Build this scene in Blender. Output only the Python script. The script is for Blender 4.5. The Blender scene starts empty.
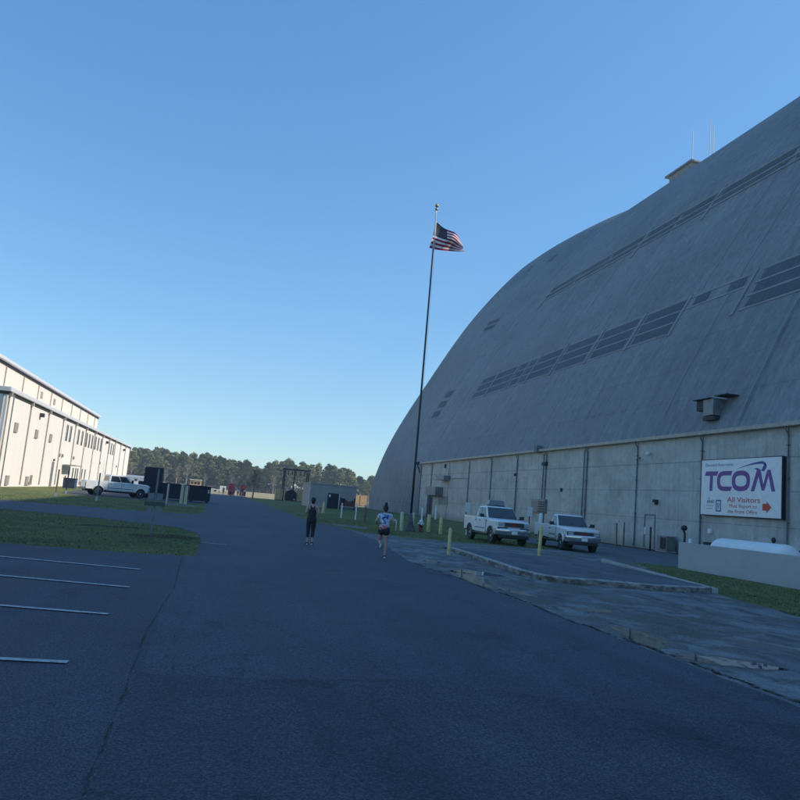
import bpy, bmesh, math, random
from mathutils import Vector, Matrix
from mathutils.geometry import delaunay_2d_cdt
random.seed(7)
R = math.radians
scene = bpy.context.scene
COL = scene.collection

# ------------------------------------------------------------------ world, camera, sun
SUN_AZ = 12.0      # degrees from +X towards -Y
SUN_EL = 35.6
world = bpy.data.worlds.new("World"); scene.world = world; world.use_nodes = True
nt = world.node_tree; nt.nodes.clear()
sky = nt.nodes.new('ShaderNodeTexSky'); sky.sky_type = 'NISHITA'; sky.sun_disc = False
sky.sun_elevation = R(SUN_EL); sky.sun_rotation = R(90 + SUN_AZ)
sky.air_density = 1.0; sky.dust_density = 0.25; sky.ozone_density = 2.4; sky.altitude = 0
bg = nt.nodes.new('ShaderNodeBackground'); bg.inputs['Strength'].default_value = 0.119
wo = nt.nodes.new('ShaderNodeOutputWorld')
# clear-air scattering colour mixed into the Nishita sky: deeper, more even blue
SC = 0.13
m1 = nt.nodes.new('ShaderNodeVectorMath'); m1.operation = 'MULTIPLY_ADD'
nt.links.new(sky.outputs[0], m1.inputs[0]); m1.inputs[1].default_value = (0.94, 1.08, 0.98); m1.inputs[2].default_value = (-0.006 / SC, 0.080 / SC, 0.285 / SC)
nt.links.new(m1.outputs[0], bg.inputs[0]); nt.links.new(bg.outputs[0], wo.inputs[0])

sd = bpy.data.lights.new('sun', 'SUN'); sd.energy = 4.6; sd.angle = R(0.53); sd.color = (1.0, 0.90, 0.76)
so = bpy.data.objects.new('sun', sd); COL.objects.link(so)
dirv = Vector((math.cos(R(SUN_EL)) * math.cos(R(SUN_AZ)), -math.cos(R(SUN_EL)) * math.sin(R(SUN_AZ)), math.sin(R(SUN_EL))))
so.rotation_euler = dirv.to_track_quat('Z', 'Y').to_euler(); so.location = (0, 0, 150)

cam = bpy.data.cameras.new('camera'); co = bpy.data.objects.new('camera', cam); COL.objects.link(co)
P_, R_, Y_ = R(7.82), R(5.0), R(13.5)
f = Vector((math.sin(Y_) * math.cos(P_), math.cos(Y_) * math.cos(P_), math.sin(P_)))
r0 = Vector((math.cos(Y_), -math.sin(Y_), 0)); u0 = r0.cross(f)
r = r0 * math.cos(R_) + u0 * math.sin(R_); u = u0 * math.cos(R_) - r0 * math.sin(R_)
co.matrix_world = Matrix(((r.x, u.x, -f.x, 0), (r.y, u.y, -f.y, 0), (r.z, u.z, -f.z, 1.75), (0, 0, 0, 1)))
cam.sensor_width = 36; cam.lens = 740 / 800 * 36; cam.clip_start = 0.1; cam.clip_end = 6000
scene.camera = co
scene.view_settings.view_transform = 'Standard'; scene.view_settings.look = 'None'
scene.view_settings.exposure = 0.16; scene.view_settings.gamma = 1.0

# ------------------------------------------------------------------ materials
def new_mat(name):
    m = bpy.data.materials.new(name); m.use_nodes = True
    return m, m.node_tree, m.node_tree.nodes['Principled BSDF']
def simple(name, col, rough=0.6, metal=0.0, var=0.12, scale=3.0, bump=0.0, spec=0.5, coat=0.0, obj_space=True):
    """procedural paint / metal / fabric: base colour broken up by two octaves of noise"""
    m, t, b = new_mat(name)
    N = t.nodes.new; L = t.links.new
    tc = N('ShaderNodeTexCoord')
    n1 = N('ShaderNodeTexNoise'); n1.inputs['Scale'].default_value = scale; n1.inputs['Detail'].default_value = 6
    L(tc.outputs['Object'], n1.inputs['Vector'])
    mr = N('ShaderNodeMapRange'); mr.inputs[1].default_value = 0.3; mr.inputs[2].default_value = 0.7
    mr.inputs[3].default_value = 1 - var; mr.inputs[4].default_value = 1 + var
    L(n1.outputs['Fac'], mr.inputs[0])
    mx = N('ShaderNodeVectorMath'); mx.operation = 'SCALE'; mx.inputs[0].default_value = col[:3]
    L(mr.outputs[0], mx.inputs['Scale']); L(mx.outputs[0], b.inputs['Base Color'])
    b.inputs['Roughness'].default_value = rough; b.inputs['Metallic'].default_value = metal
    b.inputs['Specular IOR Level'].default_value = spec; b.inputs['Coat Weight'].default_value = coat
    if bump:
        bp = N('ShaderNodeBump'); bp.inputs['Strength'].default_value = bump; bp.inputs['Distance'].default_value = 0.02
        n2 = N('ShaderNodeTexNoise'); n2.inputs['Scale'].default_value = scale * 8; n2.inputs['Detail'].default_value = 4
        L(tc.outputs['Object'], n2.inputs['Vector']); L(n2.outputs['Fac'], bp.inputs['Height']); L(bp.outputs[0], b.inputs['Normal'])
    return m
def ramp(t, pts):
    n = t.nodes.new('ShaderNodeValToRGB'); e = n.color_ramp.elements
    while len(e) > 1: e.remove(e[-1])
    e[0].position = pts[0][0]; e[0].color = (*pts[0][1], 1)
    for p, c in pts[1:]:
        q = e.new(p); q.color = (*c, 1)
    return n
def noise(t, vec, scale, detail=5, rough=0.55, dist=0.0):
    n = t.nodes.new('ShaderNodeTexNoise'); n.inputs['Scale'].default_value = scale; n.inputs['Detail'].default_value = detail
    n.inputs['Roughness'].default_value = rough; n.inputs['Distortion'].default_value = dist
    if vec is not None: t.links.new(vec, n.inputs['Vector'])
    return n
def mix(t, a, b, fac, mode='MIX'):
    n = t.nodes.new('ShaderNodeMix'); n.data_type = 'RGBA'; n.blend_type = mode
    for s, v in ((6, a), (7, b), (0, fac)):
        if isinstance(v, (int, float)): n.inputs[s].default_value = v
        elif isinstance(v, tuple): n.inputs[s].default_value = (*v, 1)
        else: t.links.new(v, n.inputs[s])
    return n.outputs[2]
def pos(t): return t.nodes.new('ShaderNodeNewGeometry').outputs['Position']
def mapped(t, vec, sc, rot=(0, 0, 0)):
    n = t.nodes.new('ShaderNodeMapping'); n.inputs['Scale'].default_value = sc; n.inputs['Rotation'].default_value = rot
    t.links.new(vec, n.inputs['Vector']); return n.outputs[0]
def bump(t, b, h, strength, dist):
    n = t.nodes.new('ShaderNodeBump'); n.inputs['Strength'].default_value = strength; n.inputs['Distance'].default_value = dist
    t.links.new(h, n.inputs['Height']); t.links.new(n.outputs[0], b.inputs['Normal'])
def math_n(t, op, a, b=0.0):
    n = t.nodes.new('ShaderNodeMath'); n.operation = op
    for i, v in enumerate((a, b)):
        if isinstance(v, (int, float)): n.inputs[i].default_value = v
        else: t.links.new(v, n.inputs[i])
    return n.outputs[0]

def asphalt(name, dark, light, rough=0.78, cracks=0.0, big=0.25):
    m, t, b = new_mat(name); p = pos(t)
    n1 = noise(t, p, big, 6, 0.6, 0.4); n2 = noise(t, p, 55, 6, 0.8); n3 = noise(t, mapped(t, p, (1.6, 0.14, 1)), 0.9, 5, 0.6)
    c = ramp(t, [(0.32, dark), (0.68, light)]); t.links.new(n1.outputs['Fac'], c.inputs[0])
    s = ramp(t, [(0.38, (0.35, 0.35, 0.36)), (0.5, (0.95, 0.95, 0.95)), (0.62, (2.3, 2.3, 2.2))]); t.links.new(n2.outputs['Fac'], s.inputs[0])
    o = mix(t, c.outputs[0], s.outputs[0], 0.85, 'MULTIPLY')
    vs_ = t.nodes.new('ShaderNodeTexVoronoi'); vs_.inputs['Scale'].default_value = 9; t.links.new(p, vs_.inputs['Vector'])
    st_ = ramp(t, [(0.0, (1, 1, 1)), (0.045, (1, 1, 1)), (0.06, (0, 0, 0))]); t.links.new(vs_.outputs['Distance'], st_.inputs[0])
    sc_ = t.nodes.new('ShaderNodeSeparateColor'); t.links.new(vs_.outputs['Color'], sc_.inputs[0])
    o = mix(t, o, (0.22, 0.21, 0.20), math_n(t, 'MULTIPLY', st_.outputs[0], math_n(t, 'GREATER_THAN', sc_.outputs[0], 0.82)))
    oil = ramp(t, [(0.58, (1, 1, 1)), (0.72, (0.62, 0.62, 0.63))]); t.links.new(noise(t, p, 0.8, 5, 0.6, 0.6).outputs['Fac'], oil.inputs[0]); o = mix(t, o, oil.outputs[0], 1.0, 'MULTIPLY')
    w = ramp(t, [(0.36, (0.72, 0.72, 0.74)), (0.64, (1.3, 1.28, 1.24))]); t.links.new(n3.outputs['Fac'], w.inputs[0])
    o = mix(t, o, w.outputs[0], 0.8, 'MULTIPLY')
    if cracks:
        nd = noise(t, p, 1.3, 4); v = t.nodes.new('ShaderNodeTexVoronoi'); v.feature = 'DISTANCE_TO_EDGE'; v.inputs['Scale'].default_value = 0.36
        ad = t.nodes.new('ShaderNodeVectorMath'); ad.operation = 'ADD'
        sc = t.nodes.new('ShaderNodeVectorMath'); sc.operation = 'SCALE'; sc.inputs['Scale'].default_value = 1.4
        t.links.new(nd.outputs['Color'], sc.inputs[0]); t.links.new(p, ad.inputs[0]); t.links.new(sc.outputs[0], ad.inputs[1]); t.links.new(ad.outputs[0], v.inputs['Vector'])
        k = ramp(t, [(0.0, (1, 1, 1)), (0.006, (0.5, 0.5, 0.5)), (0.013, (0, 0, 0))]); t.links.new(v.outputs['Distance'], k.inputs[0])
        gate = ramp(t, [(0.46, (0, 0, 0)), (0.6, (1, 1, 1))]); t.links.new(noise(t, p, 0.2, 3).outputs['Fac'], gate.inputs[0])
        fac = math_n(t, 'MULTIPLY', math_n(t, 'MULTIPLY', k.outputs[0], gate.outputs[0]), cracks)
        o = mix(t, o, (0.012, 0.014, 0.012), fac)
    t.links.new(o, b.inputs['Base Color'])
    rr = ramp(t, [(0.3, (rough - 0.12,) * 3), (0.7, (rough + 0.1,) * 3)]); t.links.new(n3.outputs['Fac'], rr.inputs[0]); t.links.new(rr.outputs[0], b.inputs['Roughness'])
    bump(t, b, n2.outputs['Fac'], 0.55, 0.012)
    b.inputs['Specular IOR Level'].default_value = 0.35
    return m
M = {}
M['road'] = asphalt('new_asphalt', (0.052, 0.059, 0.080), (0.074, 0.082, 0.106), 0.8, 0.35)
M['lot'] = asphalt('parking_asphalt', (0.049, 0.055, 0.075), (0.067, 0.074, 0.096), 0.82, 0.5)
M['drive'] = asphalt('old_asphalt', (0.085, 0.092, 0.105), (0.13, 0.138, 0.15), 0.85, 0.9, 0.5)
M['lane'] = asphalt('lane_asphalt', (0.055, 0.058, 0.064), (0.08, 0.082, 0.086), 0.85, 0.5, 0.4)
def worn():
    m, t, b = new_mat('worn_concrete'); p = pos(t)
    n1 = noise(t, p, 0.55, 8, 0.65, 0.8); n2 = noise(t, p, 38, 4, 0.7); n3 = noise(t, mapped(t, p, (1, 0.45, 1)), 1.6, 8, 0.72, 1.2)
    c = ramp(t, [(0.28, (0.12, 0.123, 0.13)), (0.46, (0.21, 0.215, 0.225)), (0.60, (0.31, 0.315, 0.325)), (0.76, (0.42, 0.42, 0.42))]); t.links.new(n1.outputs['Fac'], c.inputs[0])
    d = ramp(t, [(0.36, (0.38, 0.36, 0.32)), (0.47, (0.85, 0.84, 0.82)), (0.62, (1.08, 1.08, 1.08))]); t.links.new(n3.outputs['Fac'], d.inputs[0])
    o = mix(t, c.outputs[0], d.outputs[0], 0.85, 'MULTIPLY')
    s = ramp(t, [(0.36, (0.55, 0.55, 0.55)), (0.52, (1, 1, 1)), (0.75, (1.35, 1.35, 1.3))]); t.links.new(n2.outputs['Fac'], s.inputs[0])
    o = mix(t, o, s.outputs[0], 0.8, 'MULTIPLY')
    nd = noise(t, p, 0.9, 5); v = t.nodes.new('ShaderNodeTexVoronoi'); v.feature = 'DISTANCE_TO_EDGE'; v.inputs['Scale'].default_value = 0.55
    ad = t.nodes.new('ShaderNodeVectorMath'); ad.operation = 'ADD'; sc = t.nodes.new('ShaderNodeVectorMath'); sc.operation = 'SCALE'; sc.inputs['Scale'].default_value = 1.8
    t.links.new(nd.outputs['Color'], sc.inputs[0]); t.links.new(p, ad.inputs[0]); t.links.new(sc.outputs[0], ad.inputs[1]); t.links.new(ad.outputs[0], v.inputs['Vector'])
    k = ramp(t, [(0.0, (1, 1, 1)), (0.006, (0.6, 0.6, 0.6)), (0.018, (0, 0, 0))]); t.links.new(v.outputs['Distance'], k.inputs[0])
    gk = ramp(t, [(0.46, (0, 0, 0)), (0.62, (1, 1, 1))]); t.links.new(noise(t, p, 0.35, 4).outputs['Fac'], gk.inputs[0])
    o = mix(t, o, (0.04, 0.042, 0.036), math_n(t, 'MULTIPLY', math_n(t, 'MULTIPLY', k.outputs[0], gk.outputs[0]), 0.8))
    pt = ramp(t, [(0.50, (0, 0, 0)), (0.56, (1, 1, 1))]); t.links.new(noise(t, p, 0.42, 9, 0.7, 1.5).outputs['Fac'], pt.inputs[0])
    gv = ramp(t, [(0.38, (0.06, 0.056, 0.045)), (0.5, (0.14, 0.135, 0.115)), (0.66, (0.30, 0.29, 0.26))]); t.links.new(noise(t, p, 22, 6, 0.8).outputs['Fac'], gv.inputs[0])
    o = mix(t, o, gv.outputs[0], math_n(t, 'MULTIPLY', pt.outputs[0], 0.75))
    t.links.new(o, b.inputs['Base Color']); b.inputs['Roughness'].default_value = 0.88; b.inputs['Specular IOR Level'].default_value = 0.3
    h = math_n(t, 'ADD', n3.outputs['Fac'], math_n(t, 'MULTIPLY', n2.outputs['Fac'], 0.35)); bump(t, b, h, 0.9, 0.08)
    return m
M['worn'] = worn()
def grass_mat(name, a, bb, dry, dryfac=0.35):
    m, t, b = new_mat(name); p = pos(t)
    n1 = noise(t, p, 0.35, 6, 0.6); n2 = noise(t, p, 14, 6, 0.75); n3 = noise(t, mapped(t, p, (1, 0.6, 1)), 1.3, 6, 0.7)
    c = ramp(t, [(0.34, a), (0.62, bb)]); t.links.new(n2.outputs['Fac'], c.inputs[0])
    k = ramp(t, [(0.5, (0, 0, 0)), (0.72, (1, 1, 1))]); t.links.new(n3.outputs['Fac'], k.inputs[0])
    o = mix(t, c.outputs[0], dry, math_n(t, 'MULTIPLY', k.outputs[0], dryfac))
    w = ramp(t, [(0.35, (0.7, 0.75, 0.7)), (0.65, (1.25, 1.2, 1.1))]); t.links.new(n1.outputs['Fac'], w.inputs[0])
    o = mix(t, o, w.outputs[0], 1.0, 'MULTIPLY')
    t.links.new(o, b.inputs['Base Color']); b.inputs['Roughness'].default_value = 0.95; b.inputs['Specular IOR Level'].default_value = 0.1
    bump(t, b, n2.outputs['Fac'], 1.0, 0.08)
    return m
M['grass'] = grass_mat('grass_ground', (0.11, 0.13, 0.05), (0.185, 0.21, 0.085), (0.32, 0.27, 0.17), 0.6)
M['field'] = grass_mat('dry_field', (0.30, 0.24, 0.15), (0.42, 0.35, 0.23), (0.5, 0.45, 0.36), 0.5)
M['dirt'] = grass_mat('dirt', (0.05, 0.045, 0.03), (0.11, 0.095, 0.065), (0.04, 0.06, 0.02), 0.6)
def blade_mat():
    m, t, b = new_mat('grass_blades'); p = pos(t)
    c = ramp(t, [(0.3, (0.11, 0.13, 0.05)), (0.52, (0.185, 0.21, 0.085)), (0.72, (0.34, 0.285, 0.18))])
    t.links.new(noise(t, p, 2.5, 6, 0.8).outputs['Fac'], c.inputs[0]); t.links.new(c.outputs[0], b.inputs['Base Color']); b.inputs['Roughness'].default_value = 0.8
    return m
M['blades'] = blade_mat()
def hangar_mat():
    m, t, b = new_mat('hangar_skin'); p = pos(t)
    uv = t.nodes.new('ShaderNodeTexCoord').outputs['UV']
    st = noise(t, mapped(t, uv, (1.1, 0.05, 1)), 1.0, 8, 0.7, 0.3)
    bl = noise(t, mapped(t, uv, (0.05, 0.09, 1)), 1.0, 7, 0.65, 0.5)
    fi = noise(t, mapped(t, uv, (2.2, 0.9, 1)), 1.0, 6, 0.8)
    c = ramp(t, [(0.3, (0.188, 0.196, 0.206)), (0.7, (0.246, 0.255, 0.266))]); t.links.new(bl.outputs['Fac'], c.inputs[0])
    s = ramp(t, [(0.32, (0.90, 0.90, 0.90)), (0.5, (1, 1, 1)), (0.68, (1.16, 1.16, 1.15))]); t.links.new(st.outputs['Fac'], s.inputs[0])
    o = mix(t, c.outputs[0], s.outputs[0], 1.0, 'MULTIPLY')
    s2 = ramp(t, [(0.35, (0.78, 0.79, 0.8)), (0.65, (1.2, 1.2, 1.19))]); t.links.new(fi.outputs['Fac'], s2.inputs[0])
    o = mix(t, o, s2.outputs[0], 1.0, 'MULTIPLY')
    br = t.nodes.new('ShaderNodeTexBrick'); t.links.new(mapped(t, uv, (0.13, 0.33, 1)), br.inputs['Vector'])
    br.inputs['Scale'].default_value = 1.0; br.inputs['Mortar Size'].default_value = 0.02; br.inputs['Color1'].default_value = (0.97, 0.97, 0.97, 1)
    br.inputs['Color2'].default_value = (1.05, 1.05, 1.05, 1); br.inputs['Mortar'].default_value = (0.88, 0.88, 0.88, 1)
    br.inputs['Brick Width'].default_value = 1.1; br.inputs['Row Height'].default_value = 1.0
    o = mix(t, o, br.outputs['Color'], 0.75, 'MULTIPLY')
    t.links.new(o, b.inputs['Base Color']); b.inputs['Roughness'].default_value = 0.8; b.inputs['Specular IOR Level'].default_value = 0.3
    h = math_n(t, 'ADD', st.outputs['Fac'], math_n(t, 'MULTIPLY', br.outputs['Fac'], -0.3)); bump(t, b, h, 0.5, 0.12)
    return m
M['skin'] = hangar_mat()
def wall_mat():
    m, t, b = new_mat('hangar_concrete'); p = pos(t)
    n1 = noise(t, p, 0.35, 7, 0.6, 0.3); st = noise(t, mapped(t, p, (1, 2.6, 0.16)), 1.0, 7, 0.7); fn = noise(t, mapped(t, p, (9, 9, 3)), 1.0, 5, 0.7)
    c = ramp(t, [(0.3, (0.42, 0.42, 0.40)), (0.7, (0.56, 0.56, 0.535))]); t.links.new(n1.outputs['Fac'], c.inputs[0])
    s = ramp(t, [(0.3, (0.82, 0.82, 0.81)), (0.5, (1, 1, 1)), (0.7, (1.1, 1.1, 1.1))]); t.links.new(st.outputs['Fac'], s.inputs[0])
    o = mix(t, c.outputs[0], s.outputs[0], 1.0, 'MULTIPLY')
    s2 = ramp(t, [(0.32, (0.90, 0.90, 0.90)), (0.68, (1.12, 1.12, 1.12))]); t.links.new(fn.outputs['Fac'], s2.inputs[0])
    o = mix(t, o, s2.outputs[0], 1.0, 'MULTIPLY')
    bl2 = ramp(t, [(0.42, (1, 1, 1)), (0.62, (0.78, 0.77, 0.74)), (0.8, (1.12, 1.12, 1.12))]); t.links.new(noise(t, mapped(t, p, (1, 0.6, 0.9)), 0.9, 8, 0.7, 0.8).outputs['Fac'], bl2.inputs[0]); o = mix(t, o, bl2.outputs[0], 0.8, 'MULTIPLY')
    sep = t.nodes.new('ShaderNodeSeparateXYZ'); t.links.new(p, sep.inputs[0])
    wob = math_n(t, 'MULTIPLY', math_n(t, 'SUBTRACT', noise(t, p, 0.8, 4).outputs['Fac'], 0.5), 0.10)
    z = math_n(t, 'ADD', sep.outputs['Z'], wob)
    acc = None
    for zz, wd in ((5.97, 0.035), (4.1, 0.025), (2.15, 0.02)):
        q = math_n(t, 'LESS_THAN', math_n(t, 'ABSOLUTE', math_n(t, 'SUBTRACT', z, zz)), wd)
        acc = q if acc is None else math_n(t, 'MAXIMUM', acc, q)
    o = mix(t, o, (0.09, 0.09, 0.085), math_n(t, 'MULTIPLY', acc, 0.42))
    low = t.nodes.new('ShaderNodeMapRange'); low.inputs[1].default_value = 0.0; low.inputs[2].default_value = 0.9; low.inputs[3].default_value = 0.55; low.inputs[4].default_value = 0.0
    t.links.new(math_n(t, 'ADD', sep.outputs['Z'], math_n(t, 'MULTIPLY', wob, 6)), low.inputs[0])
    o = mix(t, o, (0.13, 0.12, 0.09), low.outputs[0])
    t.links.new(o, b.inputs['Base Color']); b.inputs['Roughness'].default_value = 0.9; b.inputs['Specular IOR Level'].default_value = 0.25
    bump(t, b, fn.outputs['Fac'], 0.5, 0.03)
    return m
M['wall'] = wall_mat()
def ribbed(name, col, period=0.3, axis='Y'):
    m, t, b = new_mat(name); p = pos(t)
    sep = t.nodes.new('ShaderNodeSeparateXYZ'); t.links.new(p, sep.inputs[0])
    w = math_n(t, 'SINE', math_n(t, 'MULTIPLY', sep.outputs[axis], 2 * math.pi / period))
    n = noise(t, mapped(t, p, (1, 1, 0.1)), 0.9, 6, 0.65); n0 = noise(t, p, 0.2, 4)
    c = ramp(t, [(0.3, tuple(v * 0.95 for v in col)), (0.7, tuple(min(1, v * 1.03) for v in col))]); t.links.new(n.outputs['Fac'], c.inputs[0])
    t.links.new(c.outputs[0], b.inputs['Base Color']); b.inputs['Roughness'].default_value = 0.55
    bump(t, b, w, 0.25, 0.03)
    return m
M['siding'] = ribbed('cream_siding', (0.81, 0.77, 0.715)); M['siding2'] = ribbed('tan_siding', (0.76, 0.68, 0.58)); M['siding_end'] = ribbed('cream_siding_end', (0.78, 0.755, 0.73), 0.3, 'X')
M['fascia'] = simple('fascia_white', (0.60, 0.60, 0.63), 0.5, var=0.06)
M['gutter'] = simple('beige_gutter', (0.42, 0.37, 0.31), 0.6, var=0.15)
M['pipe'] = simple('rusty_pipe', (0.15, 0.155, 0.165), 0.7, var=0.3)
M['dark'] = simple('dark_gap', (0.03, 0.03, 0.032), 0.7)
M['greymetal'] = simple('grey_metal', (0.20, 0.21, 0.22), 0.5, 0.3, var=0.2)
M['lightmetal'] = simple('light_metal', (0.45, 0.46, 0.47), 0.45, 0.4, var=0.1)
M['rim'] = simple('alloy', (0.55, 0.55, 0.57), 0.45, 0.4)
M['chrome'] = simple('chrome', (0.62, 0.63, 0.65), 0.16, 0.95, var=0.05)
M['white'] = simple('white_paint', (0.80, 0.80, 0.79), 0.5, var=0.06)
M['carwhite'] = simple('white_car_paint', (0.78, 0.78, 0.77), 0.3, var=0.05, scale=1.5, coat=0.5)
def louver():
    m, t, b = new_mat('louver'); p = pos(t); sep = t.nodes.new('ShaderNodeSeparateXYZ'); t.links.new(p, sep.inputs[0])
    c = ramp(t, [(0.34, (0.07, 0.078, 0.088)), (0.58, (0.095, 0.104, 0.115)), (0.74, (0.15, 0.16, 0.172))]); t.links.new(noise(t, mapped(t, p, (1, 0.4, 1)), 0.7, 8, 0.75).outputs['Fac'], c.inputs[0])
    w = math_n(t, 'SINE', math_n(t, 'MULTIPLY', sep.outputs['Y'], 11.0)); k = ramp(t, [(0.0, (0.9,) * 3), (0.85, (1.0,) * 3), (1.0, (1.1,) * 3)]); t.links.new(math_n(t, 'ADD', math_n(t, 'MULTIPLY', w, 0.5), 0.5), k.inputs[0])
    o = mix(t, c.outputs[0], k.outputs[0], 1.0, 'MULTIPLY'); t.links.new(o, b.inputs['Base Color']); b.inputs['Roughness'].default_value = 0.7; return m
M['greylouver'] = louver()
M['rubber'] = simple('rubber', (0.022, 0.022, 0.023), 0.85, var=0.2)
M['blackplastic'] = simple('black_plastic', (0.025, 0.026, 0.028), 0.45)
M['yellow'] = simple('faded_yellow', (0.62, 0.52, 0.22), 0.6, var=0.22, scale=7)
M['paleyellow'] = simple('pale_yellow', (0.55, 0.50, 0.34), 0.7, var=0.2, scale=6)
M['navy'] = simple('navy_steel', (0.014, 0.016, 0.030), 0.6, var=0.25)
M['tan'] = simple('plywood', (0.60, 0.42, 0.24), 0.7, var=0.15, scale=2)
M['red'] = simple('faded_red', (0.17, 0.025, 0.04), 0.5, var=0.15)
M['lightred'] = simple('tail_red', (0.5, 0.02, 0.02), 0.25)
M['wood'] = simple('weathered_wood', (0.20, 0.15, 0.11), 0.85, var=0.3, scale=5)
M['conc'] = simple('concrete', (0.36, 0.35, 0.33), 0.85, var=0.18, scale=1.2, bump=0.4)
M['concwall'] = simple('painted_concrete', (0.40, 0.40, 0.40), 0.85, var=0.08, scale=0.8, bump=0.3)
M['greyblock'] = simple('grey_block', (0.33, 0.34, 0.35), 0.85, var=0.1, scale=0.7, bump=0.3)
M['bark'] = simple('bark', (0.10, 0.08, 0.062), 0.9, var=0.3, scale=3)
M['palebark'] = simple('pale_bark', (0.26, 0.21, 0.17), 0.9, var=0.25, scale=3)
def worn_paint():
    m, t, b = new_mat('road_paint'); p = pos(t); c = ramp(t, [(0.38, (0.12, 0.125, 0.14)), (0.48, (0.42, 0.42, 0.42)), (0.62, (0.60, 0.60, 0.59))]); t.links.new(noise(t, p, 16, 8, 0.85).outputs['Fac'], c.inputs[0])
    t.links.new(c.outputs[0], b.inputs['Base Color']); b.inputs['Roughness'].default_value = 0.8; return m
M['roadpaint'] = worn_paint()
M['poledark'] = simple('flagpole_dark', (0.045, 0.045, 0.055), 0.5, 0.2)
M['gold'] = simple('gold_ball', (0.45, 0.30, 0.10), 0.3, 0.8)
M['headlight'] = simple('headlight_lens', (0.45, 0.47, 0.50), 0.12, 0.2, var=0.1, scale=12)
M['amber'] = simple('amber_lens', (0.5, 0.2, 0.03), 0.25)
M['stripe'] = simple('blue_stripe', (0.05, 0.10, 0.24), 0.4)
def glass_mat():
    m, t, b = new_mat('window_glass'); b.inputs['Base Color'].default_value = (0.028, 0.036, 0.042, 1)
    n = noise(t, pos(t), 1.2, 3); rr = ramp(t, [(0.3, (0.03,) * 3), (0.7, (0.09,) * 3)]); t.links.new(n.outputs['Fac'], rr.inputs[0]); t.links.new(rr.outputs[0], b.inputs['Roughness'])
    b.inputs['IOR'].default_value = 1.52; b.inputs['Specular IOR Level'].default_value = 0.8
    return m
M['glass'] = glass_mat()
def water_mat():
    m, t, b = new_mat('puddle_water'); p = pos(t)
    b.inputs['Base Color'].default_value = (0.05, 0.05, 0.045, 1); b.inputs['Roughness'].default_value = 0.02; b.inputs['IOR'].default_value = 1.33
    b.inputs['Specular IOR Level'].default_value = 0.6
    bump(t, b, noise(t, p, 3, 2).outputs['Fac'], 0.02, 0.02)
    return m
M['water'] = water_mat()
def leaf_mat(name, a, bcol, c3):
    m, t, b = new_mat(name)
    oi = t.nodes.new('ShaderNodeObjectInfo')
    c = ramp(t, [(0.25, a), (0.5, bcol), (0.78, c3)]); t.links.new(noise(t, pos(t), 0.35, 6, 0.8).outputs['Fac'], c.inputs[0])
    mr = t.nodes.new('ShaderNodeMapRange'); mr.inputs[3].default_value = 0.75; mr.inputs[4].default_value = 1.3; t.links.new(oi.outputs['Random'], mr.inputs[0])
    v = t.nodes.new('ShaderNodeVectorMath'); v.operation = 'SCALE'; t.links.new(c.outputs[0], v.inputs[0]); t.links.new(mr.outputs[0], v.inputs['Scale'])
    t.links.new(v.outputs[0], b.inputs['Base Color']); b.inputs['Roughness'].default_value = 0.75; b.inputs['Specular IOR Level'].default_value = 0.2
    return m
M['pine'] = leaf_mat('pine_needles', (0.085, 0.10, 0.036), (0.16, 0.165, 0.055), (0.27, 0.235, 0.10))
M['brush'] = leaf_mat('underbrush', (0.09, 0.07, 0.06), (0.17, 0.135, 0.11), (0.26, 0.21, 0.17))
M['twig'] = leaf_mat('twigs', (0.16, 0.12, 0.10), (0.24, 0.18, 0.15), (0.32, 0.26, 0.21))

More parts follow.
